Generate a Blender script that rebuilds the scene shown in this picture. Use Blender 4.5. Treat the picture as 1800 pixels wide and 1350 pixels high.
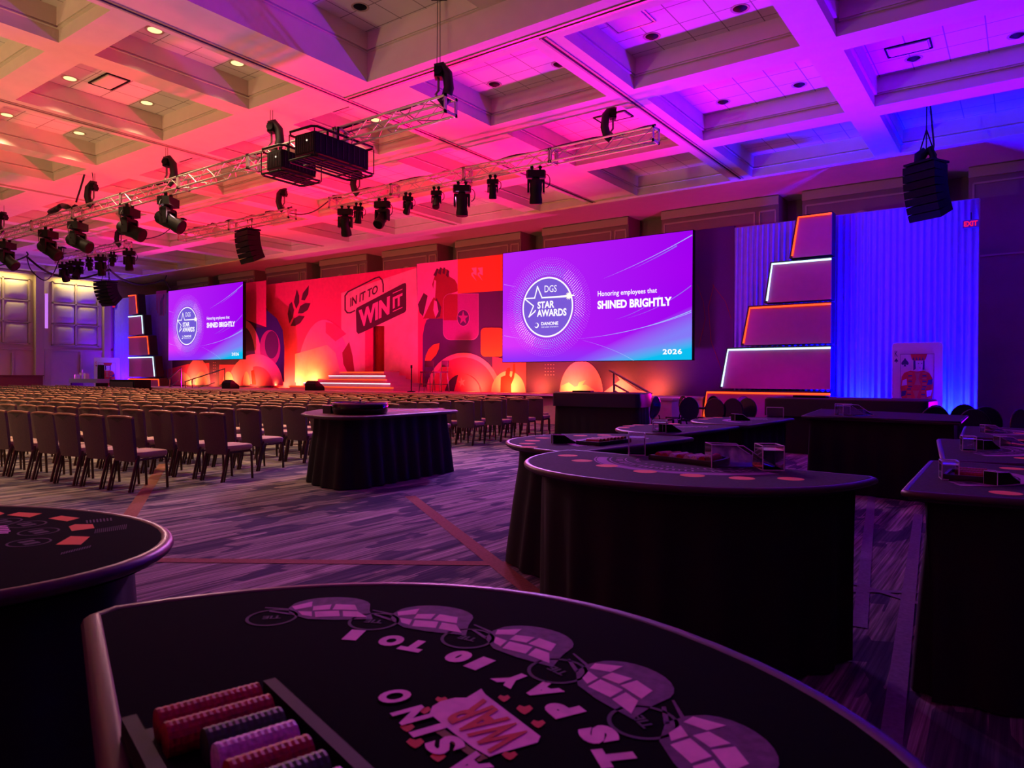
import bpy, math, random
from mathutils import Vector, Matrix
random.seed(7)
PI = math.pi
for o in list(bpy.data.objects):
    bpy.data.objects.remove(o)
C = bpy.context.scene.collection
SC = bpy.context.scene

# ------------------------------------------------------------------ camera
FPX, EYE = 1248.0, Vector((0, 0, 1.4))
yaw, pit, rol = (math.radians(a) for a in (35.903, -0.441, -0.289))
CAM = Matrix.Rotation(yaw, 3, 'Z') @ Matrix.Rotation(pit, 3, 'X') @ Matrix.Rotation(rol, 3, 'Y')
cd = bpy.data.cameras.new('camera')
cam = bpy.data.objects.new('camera', cd); C.objects.link(cam)
cd.sensor_width = 36; cd.lens = FPX / 1800 * 36
cd.clip_start = 0.05; cd.clip_end = 200
cd.dof.use_dof = True; cd.dof.focus_distance = 14; cd.dof.aperture_fstop = 9
r, f, u = CAM.col[0], CAM.col[1], CAM.col[2]
m3 = Matrix((r, u, -f)).transposed()
cam.matrix_world = Matrix.Translation(EYE) @ m3.to_4x4()
SC.camera = cam
SC.view_settings.view_transform = 'Standard'; SC.view_settings.look = 'None'
SC.view_settings.gamma = 1; SC.view_settings.use_curve_mapping = False
SC.view_settings.exposure = 0.0
SC.cycles.max_bounces = 6; SC.cycles.diffuse_bounces = 3; SC.cycles.glossy_bounces = 3
SC.cycles.transmission_bounces = 6; SC.cycles.transparent_max_bounces = 8
SC.cycles.caustics_reflective = False; SC.cycles.caustics_refractive = False
SC.cycles.sample_clamp_indirect = 4

def ray(x, y): return CAM @ Vector(((x-900)/FPX, 1, -(y-675)/FPX))
def Zp(x, y, z):                      # point of the picture that lies at height z
    d = ray(x, y); return EYE + d * ((z-EYE.z)/d.z)
def Yp(x, y, Y):                      # ... that lies at distance Y towards the stage
    d = ray(x, y); return EYE + d * (Y/d.y)
def Xp(x, y, X):
    d = ray(x, y); return EYE + d * (X/d.x)

def lin(c):
    return tuple(((v/255)/12.92 if v/255 <= .04045 else ((v/255+.055)/1.055)**2.4) for v in c)

# ------------------------------------------------------------------ world and lights
w = bpy.data.worlds.new('world'); SC.world = w; w.use_nodes = True
w.node_tree.nodes['Background'].inputs[0].default_value = (.25, .05, .3, 1)
w.node_tree.nodes['Background'].inputs[1].default_value = 0.02

def aim(o, p, q):
    o.location = p
    o.rotation_euler = (Vector(q)-Vector(p)).to_track_quat('-Z', 'Y').to_euler()
def spot(name, p, q, col, W, deg=90, blend=.8, rad=.15):
    l = bpy.data.lights.new(name, 'SPOT'); l.energy = W; l.color = col
    l.spot_size = math.radians(deg); l.spot_blend = blend; l.shadow_soft_size = rad
    o = bpy.data.objects.new(name, l); C.objects.link(o); aim(o, p, q); return o
def area(name, p, q, col, W, sx, sy, spread=180):
    l = bpy.data.lights.new(name, 'AREA'); l.energy = W; l.color = col
    l.shape = 'RECTANGLE'; l.size = sx; l.size_y = sy; l.spread = math.radians(spread)
    o = bpy.data.objects.new(name, l); C.objects.link(o); aim(o, p, q); return o

RED = (1, .0, .075); HOT = (1, .40, .05); PNK = (1, .0, .16); MAG = (1, .0, .42); ORC = (.62, .0, .8); PUR = (.3, .0, 1); BLU = (.0, .0, 1)
WARM = (1, .66, .36)
# wash lights standing on the stage and its wings, thrown up onto the ceiling
for x, col, W in ((-28.5, RED, 2300), (-24, RED, 2700), (-19.5, RED, 3300), (-15, RED, 3100), (-11.5, PNK, 2000),
                  (-8.3, MAG, 1050), (-34, MAG, 2600)):
    spot('stage_wash_light', (x, 20.0, 1.1), (x+.5, 12.0, 7.6), col, W*1.1, 100, .7, .25)
for x, col, W in ((-5.6, ORC, 700), (-2.6, PUR, 1500), (.6, PUR, 2000), (-1.6, BLU, 5200), (-38.5, MAG, 2000), (-42, PUR, 1500)):
    spot('wing_wash_light', (x, 20.2, .6), (x, 13.0, 7.6), col, W*1.1, 100, .7, .25)
for x, col, W in ((-23, RED, 1500), (-18, RED, 2000), (-13.5, PNK, 1500)):
    spot('stage_wash_light', (x, 19.4, 1.1), (x, 15.5, 7.6), col, W, 110, .8, .25)
for x, W in ((-5.6, 520), (-42.4, 420)):  # added fills that turn the tower faces magenta
    spot('tower_fill', (x, 16.6, .25), (x, 21, 3.8), (1, .0, .8), W, 70, 1, .15)
# uplights at the foot of the printed backdrop and of the curtains
for x in (-38.2, -36.2, -34.4, -32.4, -30.6, -29.6, -28.4, -17.6, -16.0, -14.6, -13.2, -11.4, -10.0):
    mid = -31 < x < -20
    spot('backdrop_uplight', (x, 22.0 if mid else 21.35, .95), (x, 22.7 if mid else 22.1, 1.45), HOT, 420 if mid else 230, 140, 1, .08)
for x in (-31, -26, -21, -17.5, -13.5):  # added fills tinting the backdrop pink, violet at its right end
    spot('backdrop_fill', (x, 18.9, 1.0), (x, 22, 4.6), (1, .02, .34), 800, 95, 1, .15)
spot('backdrop_fill', (-9, 19.2, 1.0), (-8.4, 22, 3.2), (.4, 0, .8), 330, 95, 1, .15)
for x in (-41.0, -45.8, -44.6, -6.9, -5.6, -3.9, -3.0, -2.2, -1.4):
    spot('curtain_uplight', (x, 21.35, .1), (x, 21.95, 3.6), BLU if x > -40 else (.12, 0, 1), 3900 if x > -40 else 1500, 110, 1, .08)
for x in (-45.9, -44.8, -3.7, -1.5):
    spot('curtain_uplight', (x, 21.6, .05), (x, 22.0, .9), (.1, .5, 1), 60, 80, 1, .05)
for x, col in ((-34, RED), (-26, RED), (-19, RED), (-14, PNK), (-9, MAG), (-4, PUR)):  # added fills brightening the wall above the backdrop
    spot('wall_fill', (x, 23.2, .3), (x, 24.6, 6.5), col, 420, 120, 1, .15)
# floor fills added at truss height; the first also gives the blue floor patch
for p, q, col, W, dg in (((-10.1, 15, 6.4), (-6.5, 6.5, 0), (.45, .22, 1), 6500, 60), ((-12.6, 15, 6.4), (-4.5, 3.5, 0), (1, .27, .95), 12000, 62), ((-18.8, 10.1, 6.0), (-9, 3, 0), (1, .5, .55), 5200, 66),
                      ((-10.1, 15, 6.4), (-1.2, 5.0, 0), (.45, .12, 1), 2800, 60)):
    spot('truss_floor_fill', p, q, col, W, dg, 1, .3)
# warm fills added behind the camera to brighten the left coffer faces
for x in (-20, -14.5):
    spot('added_rear_fill', (x, -5.5, .4), (x-1, 6, 7.6), (1, .70, .30), 1500, 95, 1, .2)

# ------------------------------------------------------------------ materials
MATS = {}
def mat(name, rgb, rough=.6, metal=0., emit=0., noise=0., scale=20., bump=0., trans=0., spec=.5, ior=1.45):
    if name in MATS: return MATS[name]
    m = bpy.data.materials.new(name); m.use_nodes = True
    nt = m.node_tree; b = nt.nodes['Principled BSDF']; c = lin(rgb)
    b.inputs['Base Color'].default_value = (*c, 1)
    b.inputs['Roughness'].default_value = rough
    b.inputs['Metallic'].default_value = metal
    b.inputs['Specular IOR Level'].default_value = spec
    b.inputs['IOR'].default_value = ior
    if trans: b.inputs['Transmission Weight'].default_value = trans
    if emit:
        b.inputs['Emission Color'].default_value = (*c, 1)
        b.inputs['Emission Strength'].default_value = emit
        b.inputs['Base Color'].default_value = (0, 0, 0, 1)
    if noise or bump:
        tc = nt.nodes.new('ShaderNodeTexCoord'); n = nt.nodes.new('ShaderNodeTexNoise')
        n.inputs['Scale'].default_value = scale; n.inputs['Detail'].default_value = 3
        nt.links.new(tc.outputs['Object'], n.inputs['Vector'])
        if noise:
            r = nt.nodes.new('ShaderNodeMapRange')
            r.inputs[1].default_value = .3; r.inputs[2].default_value = .7
            r.inputs[3].default_value = 1-noise; r.inputs[4].default_value = 1+noise
            v = nt.nodes.new('ShaderNodeVectorMath'); v.operation = 'SCALE'
            v.inputs[0].default_value = c
            nt.links.new(n.outputs['Fac'], r.inputs[0]); nt.links.new(r.outputs[0], v.inputs['Scale'])
            nt.links.new(v.outputs[0], b.inputs['Base Color'])
        if bump:
            bp = nt.nodes.new('ShaderNodeBump'); bp.inputs['Strength'].default_value = bump
            bp.inputs['Distance'].default_value = .01
            nt.links.new(n.outputs['Fac'], bp.inputs['Height']); nt.links.new(bp.outputs[0], b.inputs['Normal'])
    MATS[name] = m
    return m

def grid_mat(name, rgb, line, size, mortar, rough=.8):
    m = mat(name, rgb, rough); nt = m.node_tree; b = nt.nodes['Principled BSDF']
    tc = nt.nodes.new('ShaderNodeTexCoord'); br = nt.nodes.new('ShaderNodeTexBrick')
    br.offset = 0; br.inputs['Scale'].default_value = 1
    br.inputs['Brick Width'].default_value = size; br.inputs['Row Height'].default_value = size
    br.inputs['Mortar Size'].default_value = mortar; br.inputs['Mortar Smooth'].default_value = 0
    c = lin(rgb)
    br.inputs['Color1'].default_value = (*c, 1); br.inputs['Color2'].default_value = (*[k*.96 for k in c], 1)
    br.inputs['Mortar'].default_value = (*lin(line), 1)
    nt.links.new(tc.outputs['Object'], br.inputs['Vector']); nt.links.new(br.outputs['Color'], b.inputs['Base Color'])
    return m

PAINT = mat('ceiling_paint', (226, 214, 196), .75, noise=.03, scale=3)
TILE = grid_mat('acoustic_tile', (228, 222, 210), (150, 140, 130), .68, .011)
WALLM = mat('wall_paint', (150, 118, 120), .7, noise=.05, scale=2)
WALLW = mat('cream_wall', (205, 188, 165), .7, noise=.03, scale=2)
TRIMM = mat('wall_trim', (190, 172, 150), .6, noise=.02)
PAD = mat('upholstered_pad', (205, 198, 180), .85, noise=.05, scale=60, bump=.1)
BLACK = mat('black_metal', (7, 7, 8), .6, noise=.1, spec=.2)
BLACKP = mat('black_plastic', (6, 5, 7), .6, noise=.05, spec=.2)
GREYP = mat('dark_grey_plastic', (50, 48, 52), .4, noise=.05)
ALU = mat('aluminium', (190, 186, 178), .35, .7, noise=.08, scale=30)
STEEL = mat('steel', (120, 115, 110), .35, .9, noise=.05)
CABLE = mat('black_cable', (12, 10, 14), .5, noise=.1)
DRAPE = mat('black_polyester_drape', (13, 12, 14), .85, noise=.15, scale=8, bump=.1)
FELT = mat('black_felt', (8, 7, 9), .98, noise=.2, scale=120, spec=.04)
FELT2 = mat('grey_felt', (58, 42, 66), .9, noise=.25, scale=60, spec=.2)
RAIL = mat('padded_rail', (70, 38, 54), .42, noise=.1, scale=40)
CHIPR = mat('red_chips', (160, 26, 36), .5, noise=.35, scale=160)
CHIPG = mat('green_chips', (40, 90, 40), .5, noise=.35, scale=160)
CHIPW = mat('pale_chips', (200, 170, 190), .5, noise=.35, scale=160)
ORANGE = mat('orange_print', (255, 150, 100), .8, noise=.05)
PINKP = mat('pale_print', (240, 170, 205), .85, noise=.12, scale=30)
REDP = mat('red_print', (200, 14, 24), .8, noise=.05)
DIMP = mat('dim_print', (74, 50, 74), .85, noise=.05)
LILAC = mat('lilac_print', (165, 105, 175), .85, noise=.1)
GOLDP = mat('gold_print', (120, 80, 20), .8, noise=.05)
ACRYL = mat('clear_acrylic', (245, 235, 250), .06, trans=.95, noise=0)
ACEDGE = mat('acrylic_edge', (235, 220, 250), .15, noise=.02)
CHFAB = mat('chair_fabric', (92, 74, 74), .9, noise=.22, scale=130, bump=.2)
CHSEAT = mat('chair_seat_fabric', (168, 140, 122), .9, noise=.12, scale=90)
CHFR = mat('bronze_frame', (86, 62, 52), .38, .6, noise=.08)
CHTOP = mat('chair_top_rail', (150, 104, 84), .45, .3, noise=.05)
STAGEM = mat('stage_deck', (190, 150, 160), .5, noise=.06, scale=4)
STAGEF = mat('stage_fascia', (196, 150, 160), .7, noise=.04)
TOWERM = mat('tower_panel', (182, 100, 160), .75, noise=.03, scale=5)
TOWEDG = mat('tower_edge', (40, 26, 44), .6, noise=.05)
CURT = mat('sheer_curtain', (150, 130, 225), .85, noise=.06, scale=5)
A_PURP = mat('print_purple', (84, 10, 92), .8, noise=.05)
A_RED = mat('print_red', (240, 40, 110), .8, noise=.05, scale=6)
A_PINK = mat('print_pink', (244, 90, 160), .8, noise=.06, scale=6)
A_ORAN = mat('print_orange', (246, 90, 40), .8, noise=.05)
A_MAGE = mat('print_magenta', (170, 30, 130), .8, noise=.05)
A_DRED = mat('print_dark_red', (150, 12, 40), .8, noise=.06)
A_DARK = mat('print_dark', (84, 14, 50), .8, noise=.06)
A_LINE = mat('print_line', (200, 90, 160), .8, noise=.05)
A_WALL = mat('print_plaster', (244, 130, 160), .8, noise=.1, scale=2.5)
A_INDI = mat('print_indigo', (50, 10, 110), .8, noise=.04)
SLITM = mat('slit_curtain', (170, 20, 20), .8, noise=.1)
CARDW = mat('card_board', (214, 200, 226), .7, noise=.02)
CARDR = mat('card_red_print', (205, 50, 60), .7, noise=.05)
CARDB = mat('card_blue_print', (52, 36, 110), .7, noise=.05)
GHOST = mat('ghost_chair_plastic', (26, 22, 42), .12, noise=.05)
E_WHITE = mat('led_white', (245, 240, 255), emit=1.6)
E_TEXT = mat('screen_white', (250, 246, 255), emit=1.1)
E_RED = mat('led_red', (255, 70, 22), emit=2.2)
E_CYAN = mat('led_ice', (190, 240, 255), emit=2.0)
E_EXIT = mat('exit_red', (255, 20, 70), emit=1.1)
E_LAMP = mat('lamp_glow', (255, 225, 150), emit=1.6)
E_BADGE = mat('badge_blue', (112, 88, 214), emit=1.0)
E_STRK = mat('streak_blue', (140, 130, 250), emit=.9)
E_STRK2 = mat('streak_ice', (160, 190, 255), emit=1.0)
E_CYDOT = mat('dot_cyan', (130, 205, 245), emit=1.0)
E_LIDOT = mat('dot_lilac', (214, 150, 255), emit=1.0)
E_FLARE = mat('flare_warm', (255, 238, 215), emit=1.2)

def carpet():
    m = mat('carpet', (120, 110, 115), .95, spec=.1); nt = m.node_tree; b = nt.nodes['Principled BSDF']; L = nt.links.new
    tc = nt.nodes.new('ShaderNodeTexCoord')
    def noise(sx, sy, det, rot=-.14, rough=.5):
        mp = nt.nodes.new('ShaderNodeMapping'); mp.inputs['Rotation'].default_value = (0, 0, rot)
        mp.inputs['Scale'].default_value = (sx, sy, 1)
        L(tc.outputs['Object'], mp.inputs['Vector'])
        n = nt.nodes.new('ShaderNodeTexNoise'); n.inputs['Scale'].default_value = 1; n.inputs['Detail'].default_value = det
        n.inputs['Roughness'].default_value = rough
        L(mp.outputs[0], n.inputs['Vector']); return n
    def ramp(n, a, c0, bpos, c1):
        r = nt.nodes.new('ShaderNodeValToRGB'); r.color_ramp.elements[0].position = a; r.color_ramp.elements[1].position = bpos
        r.color_ramp.elements[0].color = (*lin(c0), 1); r.color_ramp.elements[1].color = (*lin(c1), 1)
        L(n.outputs['Fac'], r.inputs[0]); return r
    def mix(a, bb, fac=None, f=1., mode='MIX'):
        x = nt.nodes.new('ShaderNodeMix'); x.data_type = 'RGBA'; x.blend_type = mode; x.inputs[0].default_value = f
        L(a, x.inputs[6]); L(bb, x.inputs[7])
        if fac is not None: L(fac, x.inputs[0])
        return x.outputs[2]
    base = ramp(noise(9, .35, 5, rough=.7), .36, (78, 74, 92), .64, (196, 184, 176))
    fine = ramp(noise(60, .9, 2), .35, (150, 150, 150), .65, (255, 255, 255))
    col = mix(base.outputs[0], fine.outputs[0], f=1, mode='MULTIPLY')
    # dark worn patches broken along the weave
    v = nt.nodes.new('ShaderNodeTexVoronoi'); v.inputs['Scale'].default_value = 1
    mp = nt.nodes.new('ShaderNodeMapping'); mp.inputs['Rotation'].default_value = (0, 0, -.14)
    mp.inputs['Scale'].default_value = (6.5, 1.9, 1); L(tc.outputs['Object'], mp.inputs['Vector'])
    v.distance = 'CHEBYCHEV'; L(mp.outputs[0], v.inputs['Vector'])
    sep = nt.nodes.new('ShaderNodeSeparateColor'); L(v.outputs['Color'], sep.inputs[0])
    big = noise(.8, .5, 3)
    add = nt.nodes.new('ShaderNodeMath'); add.operation = 'MULTIPLY_ADD'; add.inputs[1].default_value = .3
    L(sep.outputs[0], add.inputs[0]); L(big.outputs['Fac'], add.inputs[2])
    st = nt.nodes.new('ShaderNodeMapRange'); st.inputs[1].default_value = .71; st.inputs[2].default_value = .73
    st.inputs[4].default_value = .8
    L(add.outputs[0], st.inputs[0])
    dk = nt.nodes.new('ShaderNodeRGB'); dk.outputs[0].default_value = (*lin((46, 40, 72)), 1)
    col = mix(col, dk.outputs[0], fac=st.outputs[0])
    L(col, b.inputs['Base Color'])
    return m
CARPET = carpet()
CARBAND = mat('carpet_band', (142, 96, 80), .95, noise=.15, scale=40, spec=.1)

def screen_mat():
    m = bpy.data.materials.new('screen_image'); m.use_nodes = True; nt = m.node_tree; L = nt.links.new
    nt.nodes.remove(nt.nodes['Principled BSDF'])
    out = nt.nodes['Material Output']; em = nt.nodes.new('ShaderNodeEmission'); L(em.outputs[0], out.inputs[0])
    tc = nt.nodes.new('ShaderNodeTexCoord'); sp = nt.nodes.new('ShaderNodeSeparateXYZ'); L(tc.outputs['UV'], sp.inputs[0])
    def mth(op, a, b=None, c=None):
        x = nt.nodes.new('ShaderNodeMath'); x.operation = op; x.use_clamp = False
        for i, q in enumerate((a, b, c)):
            if q is None: continue
            if isinstance(q, (int, float)): x.inputs[i].default_value = q
            else: L(q, x.inputs[i])
        return x.outputs[0]
    def mixc(fac, a, b):
        x = nt.nodes.new('ShaderNodeMix'); x.data_type = 'RGBA'; x.clamp_factor = True
        L(fac, x.inputs[0])
        for i, q in ((6, a), (7, b)):
            if isinstance(q, tuple): x.inputs[i].default_value = (*lin(q), 1)
            else: L(q, x.inputs[i])
        return x.outputs[2]
    U, V = sp.outputs[0], sp.outputs[1]
    n = nt.nodes.new('ShaderNodeTexNoise'); n.inputs['Scale'].default_value = 2.2; n.inputs['Detail'].default_value = 1
    L(tc.outputs['UV'], n.inputs['Vector'])
    col = mixc(U, (186, 42, 250), (150, 0, 238))
    pk = mth('SUBTRACT', 1, mth('MULTIPLY', mth('ADD', mth('POWER', mth('SUBTRACT', U, .03), 2), mth('POWER', mth('SUBTRACT', V, .22), 2)), 14))
    col = mixc(mth('MAXIMUM', pk, 0), col, (228, 60, 252))
    col = mixc(mth('MULTIPLY', n.outputs['Fac'], .45), col, (188, 0, 246))
    vio = mth('MAXIMUM', mth('SUBTRACT', 1, mth('MULTIPLY', V, 7)), 0)
    col = mixc(vio, col, (140, 50, 250))
    # the brighter blue fan that opens from the lower middle to the lower right corner
    s = mth('SUBTRACT', mth('MULTIPLY', mth('SUBTRACT', U, .40), .70), V)
    fan = mth('MULTIPLY', s, 6.0)
    fanc = nt.nodes.new('ShaderNodeClamp'); L(fan, fanc.inputs[0])
    col = mixc(mth('MULTIPLY', fanc.outputs[0], .88), col, (130, 130, 250))
    t = mth('MULTIPLY', mth('SUBTRACT', mth('MULTIPLY', mth('SUBTRACT', U, .50), .38), V), 10)
    tcn = nt.nodes.new('ShaderNodeClamp'); L(t, tcn.inputs[0])
    col = mixc(tcn.outputs[0], col, (10, 190, 240))
    L(col, em.inputs[0]); em.inputs[1].default_value = 1.0
    return m
SCREEN = screen_mat()

# ------------------------------------------------------------------ mesh helper
class MB:
    def __init__(s): s.v = []; s.f = []; s.m = []; s.uv = None
    def add(s, vs, fs, mi=0):
        n = len(s.v); s.v += [tuple(v) for v in vs]
        for f in fs: s.f.append([i+n for i in f]); s.m.append(mi)
    def box(s, c, d, mi=0, M=None):
        x, y, z = (k/2 for k in d)
        P = [Vector((sx*x, sy*y, sz*z)) for sz in (-1, 1) for sx, sy in ((-1, -1), (1, -1), (1, 1), (-1, 1))]
        if M is not None: P = [M @ p for p in P]
        P = [p + Vector(c) for p in P]
        s.add(P, [(3, 2, 1, 0), (4, 5, 6, 7), (0, 1, 5, 4), (1, 2, 6, 5), (2, 3, 7, 6), (3, 0, 4, 7)], mi)
    def tube(s, pts, r, n=8, mi=0, closed=False, cap=True, r2=None):
        pts = [Vector(p) for p in pts]; K = len(pts); rings = []
        prev = None
        for i, p in enumerate(pts):
            a = pts[i-1] if (i or closed) else p; b = pts[(i+1) % K] if (i < K-1 or closed) else p
            t = (b-a).normalized()
            if prev is None:
                up = Vector((0, 0, 1)) if abs(t.z) < .9 else Vector((1, 0, 0))
                e = t.cross(up).normalized()
            else:
                e = (prev - t*prev.dot(t)).normalized()
            prev = e; g = t.cross(e)
            rr = r if not isinstance(r, (list, tuple)) else r[i]
            r3 = rr if r2 is None else r2
            rings.append([p + e*rr*math.cos(2*PI*k/n) + g*r3*math.sin(2*PI*k/n) for k in range(n)])
        vs = [v for R in rings for v in R]; fs = []
        for i in range(K if closed else K-1):
            for k in range(n):
                a, b = i*n, ((i+1) % K)*n
                fs.append((a+k, b+k, b+(k+1) % n, a+(k+1) % n))
        if cap and not closed:
            fs.append(tuple(range(n))); fs.append(tuple((K-1)*n+k for k in reversed(range(n))))
        s.add(vs, fs, mi)
    def lathe(s, prof, c=(0, 0, 0), n=24, mi=0, M=None, a0=0, a1=2*PI, sy=1):
        full = abs(a1-a0-2*PI) < 1e-6; N = n if full else n+1; vs = []
        for rr, z in prof:
            for k in range(N):
                a = a0+(a1-a0)*k/n; p = Vector((rr*math.cos(a), sy*rr*math.sin(a), z))
                if M is not None: p = M @ p
                vs.append(p + Vector(c))
        fs = []
        for i in range(len(prof)-1):
            for k in range(n):
                k2 = (k+1) % N
                fs.append((i*N+k, i*N+k2, (i+1)*N+k2, (i+1)*N+k))
        s.add(vs, fs, mi)
    def disc(s, c, r, z0, z1, n=24, mi=0):
        s.prism([(c[0]+r*math.cos(2*PI*k/n), c[1]+r*math.sin(2*PI*k/n)) for k in range(n)], z0, z1, mi)
    def prism(s, poly, z0, z1, mi=0, side=None):
        n = len(poly)
        a = sum(poly[i][0]*poly[(i+1) % n][1]-poly[(i+1) % n][0]*poly[i][1] for i in range(n))
        if a < 0: poly = poly[::-1]
        vs = [(x, y, z0) for x, y in poly]+[(x, y, z1) for x, y in poly]
        s.add(vs, [tuple(reversed(range(n))), tuple(range(n, 2*n))], mi)
        s.add(vs, [(i, (i+1) % n, n+(i+1) % n, n+i) for i in range(n)], mi if side is None else side)
    def wallprism(s, poly, y0, y1, mi=0):
        """polygon in the x-z plane, from y0 (front, nearer the seats) to y1"""
        n = len(poly)
        a = sum(poly[i][0]*poly[(i+1) % n][1]-poly[(i+1) % n][0]*poly[i][1] for i in range(n))
        if a < 0: poly = poly[::-1]
        vs = [(x, y0, z) for x, z in poly]+[(x, y1, z) for x, z in poly]
        s.add(vs, [tuple(range(n)), tuple(reversed(range(n, 2*n)))]+[((i+1) % n, i, n+i, n+(i+1) % n) for i in range(n)], mi)
    def quad(s, a, b, c, d, mi=0): s.add([a, b, c, d], [(0, 1, 2, 3)], mi)
    def build(s, name, mats, parent=None, smooth=None, loc=None, label=None):
        me = bpy.data.meshes.new(name); me.from_pydata(s.v, [], s.f)
        if not isinstance(mats, (list, tuple)): mats = [mats]
        for m in mats: me.materials.append(m)
        for p, i in zip(me.polygons, s.m): p.material_index = i
        me.update(); me.validate()
        if smooth is not None:
            me.set_sharp_from_angle(angle=math.radians(smooth))
            for p in me.polygons: p.use_smooth = True
        o = bpy.data.objects.new(name, me); C.objects.link(o)
        if parent is not None: o.parent = parent
        if loc is not None: o.location = loc
        if label: o['label'] = label
        return o

def tag(o, label=None, cat=None, group=None, kind=None):
    if label: o['label'] = label
    if cat: o['category'] = cat
    if group: o['group'] = group
    if kind: o['kind'] = kind
    return o
def thing(name, label, cat, loc=(0, 0, 0), rz=0, group=None):
    o = bpy.data.objects.new(name, None); C.objects.link(o); o.empty_display_size = .1
    o.location = loc; o.rotation_euler = (0, 0, rz)
    return tag(o, label, cat, group)
KIDS = {}
def kids(o):
    return [c for c in o.children]
def copy_tree(o, parent=None):
    c = o.copy(); C.objects.link(c)
    if parent is not None: c.parent = parent
    for ch in kids(o): copy_tree(ch, c)
    return c
def dup(o, loc, rz, label, group=None, scale=None):
    c = copy_tree(o); c.location = loc; c.rotation_euler = (0, 0, rz); c['label'] = label
    if group: c['group'] = group
    if scale: c.scale = (scale,)*3
    return c
def structure(o): o['kind'] = 'structure'; return o
ORD = ['first', 'second', 'third', 'fourth', 'fifth', 'sixth', 'seventh', 'eighth', 'ninth', 'tenth', 'eleventh', 'twelfth',
       'thirteenth', 'fourteenth', 'fifteenth', 'sixteenth', 'seventeenth', 'eighteenth', 'nineteenth', 'twentieth',
       'twenty-first', 'twenty-second', 'twenty-third', 'twenty-fourth', 'twenty-fifth', 'twenty-sixth', 'twenty-seventh',
       'twenty-eighth', 'twenty-ninth', 'thirtieth'] + ['%dth' % k for k in range(31, 80)]
ORD = [o if not (o[:2].isdigit()) else o.replace('1th', '1st').replace('2th', '2nd').replace('3th', '3rd') for o in ORD]

def text_mesh(body, bold=0., res=3, space=1.):
    """flat letters: list of vertices (u, v) in their own box 0..1 and faces"""
    c = bpy.data.curves.new('t', 'FONT'); c.body = body; c.size = 1; c.offset = bold; c.resolution_u = res
    c.space_character = space
    o = bpy.data.objects.new('t', c); C.objects.link(o)
    dg = bpy.context.evaluated_depsgraph_get(); dg.update()
    me = bpy.data.meshes.new_from_object(o.evaluated_get(dg))
    vs = [(v.co.x, v.co.y) for v in me.vertices]; fs = [tuple(p.vertices) for p in me.polygons]
    bpy.data.objects.remove(o); bpy.data.curves.remove(c); bpy.data.meshes.remove(me)
    x0 = min(v[0] for v in vs); x1 = max(v[0] for v in vs); y0 = min(v[1] for v in vs); y1 = max(v[1] for v in vs)
    return [((x-x0)/(x1-x0), (y-y0)/(y1-y0)) for x, y in vs], fs, (x1-x0)/(y1-y0)
def put_text(mb, body, quad, mi=0, bold=0., res=3, space=1.):
    """letters laid over the quad (bottom-left, bottom-right, top-right, top-left)"""
    uv, fs, _ = text_mesh(body, bold, res, space)
    a, b, c, d = (Vector(q) for q in quad)
    n = (b-a).cross(d-a)
    vs = [a*(1-u)*(1-v)+b*u*(1-v)+c*u*v+d*(1-u)*v for u, v in uv]
    # keep the letters facing the quad's normal
    if fs:
        f = fs[0]; nn = (vs[f[1]]-vs[f[0]]).cross(vs[f[2]]-vs[f[0]])
        if nn.dot(n) < 0: fs = [tuple(reversed(f)) for f in fs]
    mb.add(vs, fs, mi)

LENSM = mat('unlit_lens', (5, 5, 6), .8, spec=.1)

# ------------------------------------------------------------------ the room
XL, XR, Y0, Y1, ZC = -47.8, 9.0, -7.0, 25.6, 7.6
m = MB(); m.quad((XL, Y0, 0), (XR, Y0, 0), (XR, Y1, 0), (XL, Y1, 0))
BZ = [.002]
def band(p, q, w=.13, mi=1):
    BZ[0] += .0008; z = BZ[0]
    p, q = Vector((*p, z)), Vector((*q, z)); n = (q-p).cross(Vector((0, 0, 1))).normalized()*w/2
    m.quad(p-n, q-n, q+n, p+n, mi) if (q-p).cross(n).z > 0 else m.quad(p+n, q+n, q-n, p-n, mi)
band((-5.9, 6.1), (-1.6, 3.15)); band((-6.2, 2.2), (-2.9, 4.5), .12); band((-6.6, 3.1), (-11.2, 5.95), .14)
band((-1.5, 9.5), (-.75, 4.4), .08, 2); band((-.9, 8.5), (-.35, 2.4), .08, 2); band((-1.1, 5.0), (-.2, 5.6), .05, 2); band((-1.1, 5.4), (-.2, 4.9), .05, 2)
for f in m.f[1:]:
    pass
structure(m.build('floor', [CARPET, CARBAND, mat('carpet_pale_band', (120, 100, 130), .95, noise=.15, scale=40, spec=.1)]))

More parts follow.
